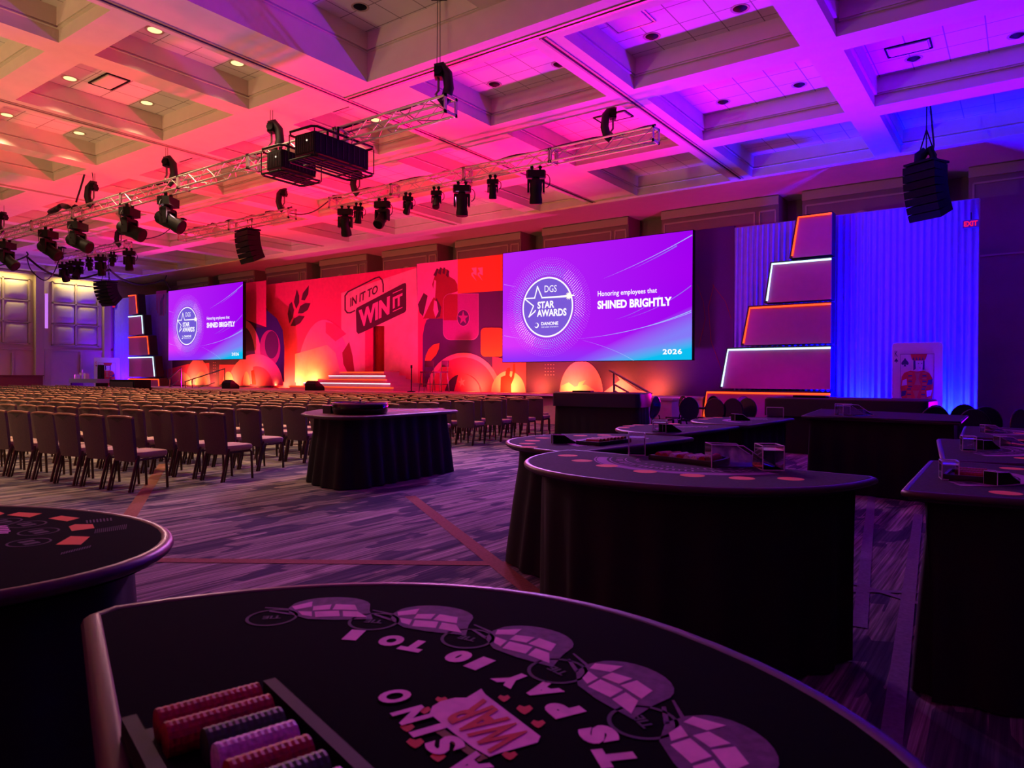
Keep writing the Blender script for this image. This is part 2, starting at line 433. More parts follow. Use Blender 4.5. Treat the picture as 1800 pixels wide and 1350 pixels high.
def ceiling():
    m = MB()
    P, T = 0, 1
    def riser(x0, x1, y0, y1, za, zb, mi=P):
        m.quad((x0, y0, za), (x0, y0, zb), (x1, y0, zb), (x1, y0, za), mi)
        m.quad((x1, y1, za), (x1, y1, zb), (x0, y1, zb), (x0, y1, za), mi)
        m.quad((x0, y1, za), (x0, y1, zb), (x0, y0, zb), (x0, y0, za), mi)
        m.quad((x1, y0, za), (x1, y0, zb), (x1, y1, zb), (x1, y1, za), mi)
    def flat(x0, x1, y0, y1, z, mi=P):
        m.quad((x0, y1, z), (x1, y1, z), (x1, y0, z), (x0, y0, z), mi)
    def ring(a, b, z):
        x0, x1, y0, y1 = a; X0, X1, Y0_, Y1_ = b
        flat(x0, X0, y0, y1, z); flat(X1, x1, y0, y1, z); flat(X0, X1, y0, Y0_, z); flat(X0, X1, Y1_, y1, z)
    def coffer(x0, x1, y0, y1, h1=.24, h2=.62, ins=.06):
        riser(x0, x1, y0, y1, ZC, ZC+h1)
        b = (x0+ins, x1-ins, y0+ins, y1-ins)
        ring((x0, x1, y0, y1), b, ZC+h1)
        # small crown bead under the ledge line
        c = (x0+ins-.03, x1-ins+.03, y0+ins-.03, y1-ins+.03)
        riser(*c, ZC+h1, ZC+h1+.04)
        ring(c, b, ZC+h1+.04)
        riser(*b, ZC+h1+.04, ZC+h2)
        flat(*b, ZC+h2, T)
    # column (x) spans of the openings; row (y) spans of the openings
    right = [(5.15, 8.5), (1.17, 4.52), (-2.83, .55), (-6.84, -3.45), (-10.7, -7.5)]
    left = [(-14.62, -12.6), (-18.43, -15.22), (-22.18, -19.0), (-25.1, -22.8), (-29.3, -27.25), (-33.1, -29.9), (-36.9, -33.7),
            (-39.8, -37.5), (-43.8, -41.3), (-47.0, -44.4)]
    rows_far = [(10.98, 13.84), (14.48, 17.87), (18.53, 21.93)]
    rows_l = [(-5.0, -2.0), (-1.4, 1.75), (2.4, 5.77), (6.39, 9.76)]
    ops = [(x0, x1, y0, y1) for x0, x1 in right+left for y0, y1 in rows_far]
    ops += [(x0, x1, y0, y1) for x0, x1 in left for y0, y1 in rows_l]
    bigs = [(-11.24, 4.5, 5.2, 10.3), (-11.24, 4.5, -1.0, 4.5)]
    xs = sorted({XL, XR} | {v for o in ops+bigs for v in o[:2]}); ys = sorted({Y0, Y1} | {v for o in ops+bigs for v in o[2:]})
    for i in range(len(xs)-1):
        for j in range(len(ys)-1):
            cx, cy = (xs[i]+xs[i+1])/2, (ys[j]+ys[j+1])/2
            if any(a < cx < b and c < cy < d for a, b, c, d in ops+bigs): continue
            flat(xs[i], xs[i+1], ys[j], ys[j+1], ZC)
    for o in ops: coffer(*o)
    for o in bigs:
        coffer(*o, h1=.6, h2=1.0, ins=.05)
        for bx in (-7.9, -3.9, .1):
            m.box((bx, (o[2]+o[3])/2, ZC+.8), (.6, o[3]-o[2]-.1, .4), P)
            m.box((bx, (o[2]+o[3])/2, ZC+.597), (.1, o[3]-o[2]-1.0, .01), 2)
    return structure(m.build('ceiling', [PAINT, TILE, BLACK]))
ceiling()
# sliding partition tracks under the beams
def track(n, p, q):
    p, q = Vector(p), Vector(q); d = (q-p); ax = 0 if abs(d.x) > abs(d.y) else 1
    c = (p+q)/2; L = d.length; m = MB()
    for off, w, h, mi in ((-.055, .05, .02, 0), (.055, .05, .02, 0), (0, .05, .004, 1)):
        cc = c+Vector((0, off, 0) if ax == 0 else (off, 0, 0))
        m.box((cc.x, cc.y, ZC-h/2), (L, w, h) if ax == 0 else (w, L, h), mi)
    tag(structure(m.build('trim_%d' % n, [ALU if n < 3 else TRIMM, BLACK])))
track(1, (-12.35, -6, 0), (-12.35, 21.9, 0)); track(2, (-12.28, 10.66, 0), (5, 10.66, 0))
track(3, (-7.17, 10.8, 0), (-7.17, 21.9, 0)); track(4, (-18.72, -6, 0), (-18.72, 21.9, 0)); track(5, (-26.9, -6, 0), (-26.9, 21.9, 0))

m = MB(); m.box(((XL+XR)/2, Y1+.1, 4.1), (XR-XL, .2, 8.2)); 
# shallow panelled bays of the stage wall
k = 0; x1 = 8.4
bays = [(4.0, 8.3), (-1.4, 2.9), (-6.0, -2.1), (-10.95, -6.75), (-16.2, -12.3), (-20.9, -17.3), (-25.6, -22.0), (-30.3, -26.7), (-35, -31.4), (-39.7, -36.1), (-44.4, -40.8)]
for a, b in bays:
    m.box(((a+b)/2, 25.05, 3.8), (b-a, 1.1, 7.6))
    m.box(((a+b)/2, 24.47, 7.42), (b-a, .08, .28), 1)
    w0 = (b-a)*.78
    for p0, p1 in ((a+.12, a+.12+w0), (a+.3+w0, b-.1)):
        for zz, h in ((7.1, .05), (5.0, .05)): m.box(((p0+p1)/2, 24.48, zz), (p1-p0, .05, h), 1)
        for xx in (p0, p1): m.box((xx, 24.48, 6.05), (.05, .05, 2.1), 1)
    if True: m.lathe([(.26, 0), (.3, .03), (.34, 0)], ((a+b)/2-.2, 24.49, 6.4), 20, 1, Matrix.Rotation(PI/2, 3, 'X'))
structure(m.build('wall_back', [WALLM, TRIMM]))
m = MB(); m.box(((XL+XR)/2, Y0-.1, 4.1), (XR-XL, .2, 8.2)); structure(m.build('wall_front', WALLW))
m = MB(); m.box((XR+.1, (Y0+Y1)/2, 4.1), (.2, Y1-Y0, 8.2)); structure(m.build('wall_right', WALLM))
# left wall with pilasters, rail and dado
m = MB(); m.box((XL-.1, (Y0+Y1)/2, 4.1), (.2, Y1-Y0, 8.2))
m.box((XL+.05, (Y0+Y1)/2, 3.0), (.1, Y1-Y0, .12), 1); m.box((XL+.05, (Y0+Y1)/2, 7.45), (.1, Y1-Y0, .16), 1)
m.box((XL+.03, (Y0+Y1)/2, .12), (.06, Y1-Y0, .24), 1)
pil = [(17.5, 17.95), (21.35, 21.75), (13.4, 13.85), (9.3, 9.75), (5.2, 5.65)]
for a, b in pil: m.box((XL+.18, (a+b)/2, 3.8), (.36, b-a, 7.6), 1)
m.box((XL+.1, 18.2, 1.5), (.2, .35, 3.0), 1); m.box((XL+.1, 16.4, 1.4), (.08, .12, 2.7), 1); m.box((XL+.1, 20.1, 1.4), (.08, .12, 2.7), 1)
structure(m.build('wall_left', [WALLW, TRIMM]))

def wall_panel(y0, y1, z0, z1, label):
    t = thing('acoustic_wall_panel', label, 'wall panel', (XL, (y0+y1)/2, z0), 0, 'upholstered acoustic panels on the left wall')
    w, h = y1-y0, z1-z0; fr = MB()
    for y in (-w/2, 0, w/2): fr.box((.06, y, h/2), (.12, .09, h+.09))
    for z in (0, h/3, 2*h/3, h): fr.box((.06, 0, z), (.12, w+.09, .07))
    fr.build('frame', TRIMM, t)
    for i in range(2):
        for j in range(3):
            p = MB(); n = 8; cy = -w/2+w/4+i*w/2; cz = h/6+j*h/3; W, H = w/2-.1, h/3-.08
            vs = []
            for a in range(n+1):
                for b in range(n+1):
                    u, v = a/n*2-1, b/n*2-1
                    d = .02+.17*(1-abs(u)**4)*(1-abs(v)**4)
                    vs.append((d, cy+u*W/2, cz+v*H/2))
            p.add(vs, [(a*(n+1)+b, (a+1)*(n+1)+b, (a+1)*(n+1)+b+1, a*(n+1)+b+1) for a in range(n) for b in range(n)])
            p.build('padded_square', PAD, t, smooth=60)
    # the wall washer above it
    b = MB(); b.box((.3, 0, h+.34), (.12, w*.9, .08)); b.build('washer_housing', TRIMM, t)
    area('wall_washer_light', (XL+.42, (y0+y1)/2, z1+.28), (XL+.1, (y0+y1)/2, z1-1.5), (1, .74, .22), 55, w*.85, .08)
for (a, b), lab in zip([(18.5, 21.1), (14.6, 17.25), (10.6, 13.2), (6.4, 9.1)],
                       ['padded wall panel of six cream squares nearest the blue curtain, left wall', 'padded wall panel of six cream squares left of the pilaster, cut by the photo edge',
                        'padded wall panel out on the left wall past the photo edge', 'padded wall panel further along the left wall towards the entrance']):
    wall_panel(a, b, 3.3, 7.1, lab)
s = thing('wall_sconce', 'tall thin glowing purple wall light between two padded panels', 'wall light', (XL, 18.15, 4.25))
b = MB(); b.box((.04, 0, 1.06), (.08, .2, 2.2)); b.build('backplate', TRIMM, s)
b = MB(); b.tube([(.13, 0, .03), (.13, 0, 2.1)], .08, 12); b.build('diffuser', mat('sconce_glow', (205, 120, 245), emit=1.0), s)

# ------------------------------------------------------------------ ceiling fittings
def downlight(px, py, zc, on, label):
    p = Zp(px, py, zc)
    t = thing('recessed_downlight', label, 'ceiling light', (p.x, p.y, zc), 0, 'lit ceiling downlights' if on else 'dark ceiling downlights')
    b = MB(); b.lathe([(.13, .0), (.17, -.012), (.175, -.002)], n=24); b.build('trim_ring', TRIMM, t, smooth=40)
    b = MB()
    if on: b.lathe([(.001, -.006), (.13, -.006)], n=24); b.build('lens', E_LAMP, t)
    else: b.lathe([(.13, -.003), (.10, -.02), (.05, -.05), (.001, -.055)], n=24); b.build('reflector', BLACK, t, smooth=60)
    return p
for px, py, lab in ((272, 53, 'lit round downlight by the partition track, top left of the ceiling'), (417, 111, 'lit round downlight just above the hoist wires over the projectors'),
                    (123, 138, 'lit round downlight left of the ceiling vent'), (258, 181, 'lit round downlight beside the two hoist wires with a black ceiling plate'),
                    (12, 202, 'lit round downlight at the left photo edge, in the next coffer'), (139, 234, 'lit round downlight beside the small square ceiling patch'),
                    (661, 211, 'lit round downlight seen through the truss beside the projectors')):
    p = downlight(px, py, 8.22, True, lab)
    spot('downlight_beam', (p.x, p.y, 8.1), (p.x, p.y, 0), WARM, 1150, 105, .9, .12)
for px, py, z, lab in ((633, 12, 8.6, 'dark round downlight in the deep coffer at the top edge'), (869, 148, 8.22, 'dark round downlight left in the pink coffer behind the near truss end'),
                       (983, 113, 8.22, 'dark round downlight right in the pink coffer behind the near truss end'), (1146, 64, 8.22, 'dark round downlight below the square light fitting'),
                       (1301, 15, 8.22, 'dark round downlight near the top edge in the magenta coffer'), (1271, 179, 8.22, 'dark round downlight left in the bright magenta coffer'),
                       (1405, 149, 8.22, 'dark round downlight right in the bright magenta coffer'), (1606, 103, 8.22, 'dark round downlight below the ceiling vent in the blue coffer'),
                       (1788, 62, 8.22, 'pink-rimmed dark downlight at the right photo edge')):
    downlight(px, py, z, False, lab)
# further warm downlights of the same ceiling, over the seats and behind the camera's left
for x, y in ((-24, 8.1), (-28.3, 8.1), (-31.5, 8.1), (-35.3, 8.1), (-38.6, 8.1), (-24, 12.4), (-28.3, 12.4), (-31.5, 12.4), (-35.3, 12.4), (-42.5, 12.4), (-31.5, 4.1), (-24, 4.1), (-20.6, 4.1),
             (-16.8, .2), (-13.6, 4.1), (-20.6, -3.5), (-13.6, -3.5)):
    spot('downlight_beam', (x, y, 8.1), (x, y, 0), WARM, 1150, 105, .9, .12)

def vent(px, py, zc, sx, sy, label, mats=None, name='ceiling_vent', cat='vent'):
    p = Zp(px, py, zc); t = thing(name, label, cat, (p.x, p.y, zc))
    b = MB()
    for s in (-1, 1):
        b.box((s*sx/2, 0, -.012), (.03, sy, .024)); b.box((0, s*sy/2, -.012), (sx, .03, .024))
    b.build('frame', BLACK if name == 'ceiling_vent' else ALU, t)
    b = MB(); b.box((0, 0, -.02), (sx-.1, sy-.1, .02)); b.build('plate', PAINT, t)
for a in ((192, 143, .9, .5, 'square ceiling vent with dark edges between two lit downlights'), (313, 277, .7, .5, 'square ceiling vent in the pink coffer above the truss'),
          (590, 182, .9, .6, 'ceiling vent in the pink coffer left of the projector truss'), (1078, 205, .9, .5, 'ceiling vent above the hoist of the further truss'),
          (1597, 84, .8, .5, 'square ceiling vent with dark edges in the blue coffer')):
    vent(a[0], a[1], 8.22, a[2], a[3], a[4])
vent(1106, 36, 8.22, .8, .6, 'square light fitting with a bright white edge, top of the magenta coffer', name='ceiling_light_fitting', cat='ceiling light')

# ------------------------------------------------------------------ rigging
def truss(label, x0, x1, y, z, s=.30, group='lighting trusses', dens=.42):
    L = x1-x0; t = thing('box_truss', label, 'truss', (x0, y, z), 0, group)
    for sy, sz in ((-1, -1), (-1, 1), (1, -1), (1, 1)):
        b = MB(); b.tube([(0, sy*s/2, sz*s/2), (L, sy*s/2, sz*s/2)], .025, 8); b.build('chord', ALU, t, smooth=40)
    b = MB(); n = max(2, round(L/dens)); d = L/n
    for i in range(n):
        a, c = i*d, (i+1)*d; k = 1 if i % 2 else -1
        for sy in (-1, 1): b.tube([(a, sy*s/2, -k*s/2), (c, sy*s/2, k*s/2)], .011, 5, cap=False)
        for sz in (-1, 1): b.tube([(a, -k*s/2, sz*s/2), (c, k*s/2, sz*s/2)], .011, 5, cap=False)
    b.build('lattice', ALU, t)
    m_ = max(1, round(L/3.05))
    for i in range(m_+1):
        xx = L*i/m_; b = MB()
        for dx in ((-.03, .03) if 0 < i < m_ else (.01 if i == 0 else -.01,)):
            for sz in (-1, 1): b.box((xx+dx, 0, sz*s/2), (.03, s+.06, .06))
            for sy in (-1, 1): b.box((xx+dx, sy*s/2, 0), (.03, .06, s+.06))
        b.build('end_plate', ALU, t)
    # power cable laid along the top
    rnd = random.Random(x0); pts = [(L*k/40, .05*math.sin(k*.9)+rnd.uniform(-.05, .05), s/2+.05+rnd.uniform(0, .04)) for k in range(41)]
    b = MB(); b.tube(pts, .025, 5); b.build('cable_run', CABLE, t)
    return t
T1Y, T1Z, T2Y, T2Z = 10.1, 6.5, 15.0, 6.98
truss('long aluminium truss nearest the camera carrying the two projectors', -33.5, -8.75, T1Y, T1Z)
truss('aluminium truss over the right half of the stage, behind the nearest one', -17.95, -6.85, T2Y, T2Z-.03)
truss('short aluminium truss in the middle carrying the single speaker array', -26.9, -20.0, T2Y, T2Z-.08)
truss('distant aluminium truss at the far left with a row of moving lights', -38.0, -31.2, T2Y, T2Z+.05)

def moving_head(label, x, y, ztop, kind, pan, tilt, group):
    """hangs from a truss chord at ztop"""
    k = {'huge': 1.3, 'big': 1.05, 'small': .66}[kind]
    t = thing('moving_head_light', label, 'stage light', (x, y, ztop), pan, group)
    b = MB()
    for sx in (-1, 1):
        b.box((sx*.1*k, 0, .0), (.05, .07, .1)); b.tube([(sx*.1*k, -.03, .05), (sx*.1*k, .03, .05)], .045, 10)
    b.build('clamp', BLACK, t)
    b = MB(); b.prism([(-.2*k, -.13*k), (.2*k, -.13*k), (.24*k, 0), (.2*k, .13*k), (-.2*k, .13*k), (-.24*k, 0)], -.17*k-.04, -.04)
    b.tube([(.0, 0, -.17*k), (0, 0, -.24*k-.04)], .09*k, 12)
    b.build('base', BLACKP, t)
    b = MB()
    b.box((0, 0, -.25*k-.04), (.42*k, .12*k, .07*k))
    for sx in (-1, 1): b.prism([(sx*.21*k, -.07*k), (sx*.16*k, -.07*k), (sx*.16*k, .07*k), (sx*.21*k, .07*k)], -.58*k, -.24*k-.04)
    b.build('yoke', BLACKP, t)
    R = Matrix.Rotation(tilt, 3, 'X'); c = Vector((0, 0, -.5*k))
    b = MB(); b.lathe([(.001, .27*k), (.10*k, .26*k), (.145*k, .2*k), (.15*k, .02*k), (.135*k, -.12*k), (.155*k, -.22*k), (.155*k, -.32*k), (.13*k, -.335*k)], c, 20, 0, R)
    h = b.build('head', BLACKP, t, smooth=40)
    b = MB(); b.lathe([(.13*k, -.325*k), (.08*k, -.33*k), (.001, -.335*k)], c, 20, 0, R); b.build('lens', LENSM, h)
    b = MB(); pts = [(.24*k+.1*k*math.sin(a), 0, -.12*k-.16*k+.16*k*math.cos(a)) for a in [i*PI/8 for i in range(9)]]
    b.tube(pts, .012, 5); b.build('safety_cable', CABLE, t)
names1 = ['at the left photo edge', 'second from the left edge', 'third from the left edge', 'fourth from the left edge', 'directly under the big hoist']
for (px, py), nm, tl in zip(((12, 407), (85, 398), (137, 378), (228, 362), (296, 336)), names1, (.9, 1.0, 1.15, 1.15, 1.1)):
    p = Yp(px, py, T1Y)
    moving_head('black moving light on the nearest truss, '+nm, p.x, T1Y, T1Z-.24, 'huge', math.radians(-58), tl, 'moving lights on the nearest truss')
for px, kd, nm, pn, tl in ((607, 'big', 'first big one at its left end', 0, .55), (630, 'small', 'small one right of the left end', 20, .3), (672, 'big', 'second big one from its left end', -20, -.75),
                       (717, 'small', 'small one left of the round-faced ones', 30, .7), (767, 'small', 'small round-faced one left of centre', 0, -.5), (812, 'big', 'big one at its middle pointing straight down', 0, .1),
                       (866, 'small', 'small one between its two right-hand big ones', 0, .2), (942, 'big', 'biggest one at its right end', 0, .25)):
    p = Yp(px, 350, T2Y)
    moving_head('black moving light on the right stage truss, '+nm, p.x, T2Y, T2Z-.26, kd, math.radians(pn+35), tl, 'moving lights on the right stage truss')
for px, kd, nm, tl in ((113, 'big', 'leftmost', .5), (125, 'small', 'small second from left', .2), (137, 'big', 'third from left', -.6), (157, 'small', 'small middle', .4),
                       (177, 'big', 'big central', .3), (198, 'small', 'small one right of centre', -.3), (227, 'big', 'rightmost', .05)):
    p = Yp(px, 460, T2Y)
    moving_head('black moving light on the distant left truss, '+nm, p.x, T2Y, T2Z-.18, kd, .6, tl, 'moving lights on the distant left truss')

def hoist(label, x, y, zb, ztop, two=True, flip=1):
    t = thing('chain_hoist', label, 'hoist', (x, y, zb), .6, 'chain hoists')
    b = MB(); b.box((0, 0, .38), (.14, .2, .2)); b.tube([(0, -.14, .38), (0, .14, .38)], .075, 12); b.build('motor', BLACKP, t)
    b = MB(); b.tube([(-flip*.06, 0, .46), (flip*.06, 0, .5), (flip*.17, 0, .36), (flip*.2, 0, .1), (flip*.14, 0, -.12), (flip*.04, 0, -.2)], [.05, .08, .1, .1, .08, .03], 10, r2=.1)
    b.build('chain_bag', CABLE, t, smooth=60)
    b = MB(); b.tube([(0, 0, .3), (.0, 0, .05), (-.05, 0, -.02), (0, 0, -.1)], .025, 8); b.build('hook', STEEL, t)
    b = MB()
    for dx in ((-.03, .03) if two else (0,)): b.tube([(dx, 0, .5), (dx*.8, 0, ztop-zb)], .008, 5)
    b.build('chain', STEEL, t)
    b = MB(); b.box((0, 0, ztop-zb-.01), (.3, .12, .02)); b.build('ceiling_plate', BLACK, t)
    return t
for px, lab, tw in ((770, 'black chain hoist at the right end of the nearest truss', True), (477, 'black chain hoist left of the two projectors', True), (293, 'black chain hoist over the rightmost moving light of the nearest truss', True),
                    (165, 'black chain hoist with a slack safety wire, left part of the nearest truss', True), (7, 'black chain hoist at the left photo edge', False)):
    p = Yp(px, 300, T1Y); hoist(lab, p.x, T1Y, T1Z+.3, 8.6 if px == 770 else 8.2, tw, 1 if px > 200 else -1)
for px, lab, tp in ((1077, 'black chain hoist at the right end of the stage truss', 8.2), (632, 'black chain hoist at the left part of the right stage truss', 8.2), (500, 'black chain hoist at the right end of the short middle truss', 8.2),
                (323, 'black chain hoist at the left end of the short middle truss', 8.2), (213, 'black chain hoist at the right end of the distant left truss', 8.2), (112, 'black chain hoist at the left end of the distant left truss', 8.2)):
    p = Yp(px, 300, T2Y); hoist(lab, p.x, T2Y, T2Z+.28, tp, False, -1)

def projector(label, p, rz, sx, sy, sz):
    t = thing('projector', label, 'projector', p, rz, 'projectors under the nearest truss')
    b = MB(); b.prism([(-sx/2+.03, -sy/2), (sx/2-.03, -sy/2), (sx/2, -sy/2+.03), (sx/2, sy/2-.03), (sx/2-.03, sy/2), (-sx/2+.03, sy/2), (-sx/2, sy/2-.03), (-sx/2, -sy/2+.03)], -sz/2, sz/2)
    b.build('housing', BLACKP, t)
    b = MB()
    for k in range(9): b.box((sx/2+.003, -sy*.4+k*sy*.1, 0), (.01, .012, sz*.8))
    for k in range(9): b.box((-sx*.4+k*sx*.1, -sy/2-.003, 0), (.012, .01, sz*.8))
    b.build('vent_ribs', GREYP, t)
    b = MB(); b.tube([(-sx*.1, sy/2, 0), (-sx*.1, sy/2+.16, 0)], .12, 18); b.build('lens', GREYP, t)
    b = MB(); b.tube([(sx*.15, -sy/2-.012, sz*.12), (sx*.15, -sy/2-.02, sz*.12)], .02, 8); b.build('status_lamp', E_FLARE, t)
    c = MB(); X, Y_, zz = sx/2+.09, sy/2+.09, -sz/2-.1
    c.tube([(-X, -Y_+.08, zz), (-X+.08, -Y_, zz), (X-.08, -Y_, zz), (X, -Y_+.08, zz), (X, Y_-.08, zz), (X-.08, Y_, zz), (-X+.08, Y_, zz), (-X, Y_-.08, zz)], .025, 8, closed=True)
    for k in range(4): c.tube([(-X+.2+k*(2*X-.4)/3, -Y_, zz), (-X+.2+k*(2*X-.4)/3, Y_, zz)], .018, 6)
    for k in (-.3, .3): c.tube([(-X, k*sy, zz), (X, k*sy, zz)], .018, 6)
    c.tube([(-X, -Y_+.08, sz/2+.02), (-X+.08, -Y_, sz/2+.06), (X-.08, -Y_, sz/2+.06), (X, -Y_+.08, sz/2+.06), (X, Y_-.08, sz/2+.06), (X-.08, Y_, sz/2+.06), (-X+.08, Y_, sz/2+.06), (-X, Y_-.08, sz/2+.06)], .025, 8, closed=True)
    for a in (-1, 1):
        for e in (-1, 1): c.tube([(a*X*.95, e*Y_*.97, zz), (a*X*.95, e*Y_*.97, sz/2+.02)], .012, 6)
        c.tube([(a*X*.4, 0, sz/2+.06), (a*X*.4, 0, sz/2+.32)], .025, 6)
    c.build('cage', BLACK, t, smooth=40)
p = Yp(513, 292, 9.9); projector('smaller black projector in a tube cage, left of the pair', (p.x, 9.9, p.z+.02), math.radians(2), .52, .95, .38)
p = Yp(585, 270, 9.9); projector('bigger black projector in a tube cage, right of the pair', (p.x, 9.9, p.z), math.radians(2), .62, 1.5, .42)

def line_array(label, p, rz, n, w, h, d, curve, frame_up):
    t = thing('line_array_speaker', label, 'speaker', p, rz, 'hanging speaker arrays')
    y = z = 0; a = 0
    for i in range(n):
        R = Matrix.Rotation(a, 3, 'X'); c = Vector((0, y, z)) + R @ Vector((0, 0, -h/2))
        b = MB()
        P = [Vector(q) for q in ((-w/2, -d/2, -h/2+.003), (w/2, -d/2, -h/2+.003), (w*.42, d/2, -h/2+.006), (-w*.42, d/2, -h/2+.006), (-w/2, -d/2, h/2-.003), (w/2, -d/2, h/2-.003), (w*.42, d/2, h/2-.006), (-w*.42, d/2, h/2-.006))]
        b.add([R @ q + c for q in P], [(3, 2, 1, 0), (4, 5, 6, 7), (0, 1, 5, 4), (1, 2, 6, 5), (2, 3, 7, 6), (3, 0, 4, 7)])
        b.build('cabinet', BLACKP, t)
        s = R @ Vector((0, 0, -h)); y += s.y; z += s.z; a += curve
    b = MB(); b.box((0, 0, .05), (w*.9, d*1.1, .05))
    for sx in (-1, 1): b.tube([(sx*w*.35, 0, .05), (0, 0, frame_up*.5)], .015, 6)
    b.build('fly_frame', BLACK, t)
    b = MB(); b.tube([(0, 0, .3), (0, 0, frame_up)], .014, 6); b.tube([(.08, .1, 0), (.12, .1, .5), (.03, .05, frame_up)], .02, 6); b.build('hanging_cable', CABLE, t)
    return t
p = Yp(437, 408, T2Y-.1)
line_array('black speaker array hanging under the short middle truss', (p.x-.05, T2Y-.1, p.z), math.radians(-8), 6, 1.0, .17, .5, .09, .45)
p = Yp(1628, 292, 19.8)
line_array('tall curved black speaker array hanging at the right over the blue curtain', (p.x, 19.8, p.z), math.radians(-28), 7, .8, .175, .6, .07, 1.75)
p = Yp(190, 497, 17)
line_array('curved black speaker array hanging at the far left beside the wall panels', (p.x-.25, 17, p.z), math.radians(8), 7, 1.1, .15, .6, .13, 2.0)
b = MB(); q = Yp(1628, 268, 19.8); b.tube([(q.x, 19.8, q.z+.05), (q.x-.12, 19.8, q.z-.05), (q.x-.2, 19.8, q.z-.4)], [.1, .14, .07], 10)
b.tube([(q.x+.05, 19.8, q.z+.1), (q.x+.15, 19.8, q.z-.1), (q.x+.1, 19.8, q.z-.45)], .08, 10)
h = thing('chain_hoist', 'dark chain hoist with cable bag above the right speaker array', 'hoist', (0, 0, 0), 0, 'chain hoists'); b.build('motor', BLACKP, h, smooth=60)

def cable(label, pts, r=.035, n=10):
    """hanging cable through (px, py, Y) anchor points, smoothed"""
    P = [Yp(a, b_, Y) for a, b_, Y in pts]; out = []
    for i in range(len(P)-1):
        p0 = P[max(i-1, 0)]; p1 = P[i]; p2 = P[i+1]; p3 = P[min(i+2, len(P)-1)]
        for k in range(n):
            s = k/n
            out.append(.5*((2*p1)+(-p0+p2)*s+(2*p0-5*p1+4*p2-p3)*s*s+(-p0+3*p1-3*p2+p3)*s**3))
    out.append(P[-1]); b = MB(); b.tube(out, r, 6)
    o = b.build('cable', CABLE, smooth=60); tag(o, label, 'cable', 'hanging black cables')
cable('black cable sagging from the left photo edge to its ceiling point over the padded panels', [(-20, 470, 14), (10, 464, 14), (46, 450.5, 14), (47, 443, 14)])
cable('thick black cable sagging between two ceiling points in front of the left wall', [(47, 451, 14.05), (70, 470, 14.4), (95, 483, 15), (133, 490, 15.6), (165, 484, 16), (193, 473.5, 16.2)], .05)
cable('thin black cable hanging in a deep loop to the distant left truss', [(47, 452, 13.95), (55, 475, 14), (77, 492.5, 14.3), (93, 482, 14.6), (104, 456, 14.8)], .025)
cable('black cable sagging from the left speaker array towards the left screen', [(194, 475, 16.4), (215, 491, 17.6), (245, 500, 19.2), (272, 497, 20), (289, 493, 20.4), (299, 508, 20.6)], .05)
cable('black cable stub rising above the left screen to the ceiling', [(289, 493, 20.4), (293, 484, 20.4)], .03)
cable('black cable coming in from the left edge and dropping down to the nearest truss', [(-20, 243, 9.9), (0, 246, 9.9), (60, 256, 9.9), (135, 262.5, 9.9), (151, 263, 9.9), (155, 275, 9.9), (147, 312, 10), (134, 355, 10.1)], .03)
cable('thin black cable sagging between the distant left truss and the middle one', [(226, 412, 15), (232, 416, 15), (255, 420, 15), (285, 412, 15), (308, 394, 15)], .02)
cable('thin black cable sagging between the middle truss and the right stage truss', [(508, 374, 15), (530, 377, 15), (555, 370, 15), (583, 350, 15), (600, 347, 15)], .02)
cable('slack safety wire hanging beside the hoist, left part of the nearest truss', [(163, 232, 9.9), (158, 262, 9.9), (165, 328, 10.1)], .01)
cable('black cable heap lying on top of the nearest truss', [(88, 373, 10.1), (100, 367, 10.05), (108, 362, 10.15), (118, 364, 10.05), (126, 368, 10.15), (133, 364, 10.1)], .09)

# ------------------------------------------------------------------ stage
SX0, SX1, SZ = -39.85, -7.98, .87
YB, YS = 22.0, 21.0                      # backdrop and screens
stage = thing('stage', 'long low stage with a pale pink fascia across the whole back of the room', 'stage', (-24, 20, 0))
b = MB(); b.prism([(SX0+24, -1.35), (SX0+3+24, -1.6), (10, -2.0), (-10, -2.0), (SX1-3+24, -1.6), (SX1+24, -1.35), (SX1+24, 3), (SX0+24, 3)][::-1], SZ-.06, SZ); b.build('deck', STAGEM, stage)
b = MB(); b.prism([(SX0+24.03, -1.32), (SX0+3+24, -1.57), (10, -1.97), (-10, -1.97), (SX1-3+24, -1.57), (SX1+23.97, -1.32), (SX1+23.97, 3), (SX0+24.03, 3)][::-1], 0, SZ-.06); b.build('fascia', STAGEF, stage)
CX = -23.8
# lit steps up to the slit door
st = thing('stage_steps', 'stack of five wide steps edged with white and red light strips, centre of the stage', 'steps', (CX, 21.0, SZ))
for i, (w_, d_, z_) in enumerate(((6.6, 2.2, .0), (5.5, 1.85, .16), (4.4, 1.5, .32), (3.6, 1.2, .48), (2.8, .9, .64))):
    b = MB(); b.box((.2, .35+(2.2-d_)/2-.2, z_+.08), (w_, d_, .16)); blk = b.build('step', mat('step_white', (210, 175, 185), .5), st)
    b = MB(); y_ = .35+(2.2-d_)/2-.2-d_/2-.02
    b.box((.2, y_, z_+.13), (w_, .03, .03)); b.build('light_strip', E_RED if i % 2 == 0 else E_WHITE, blk)

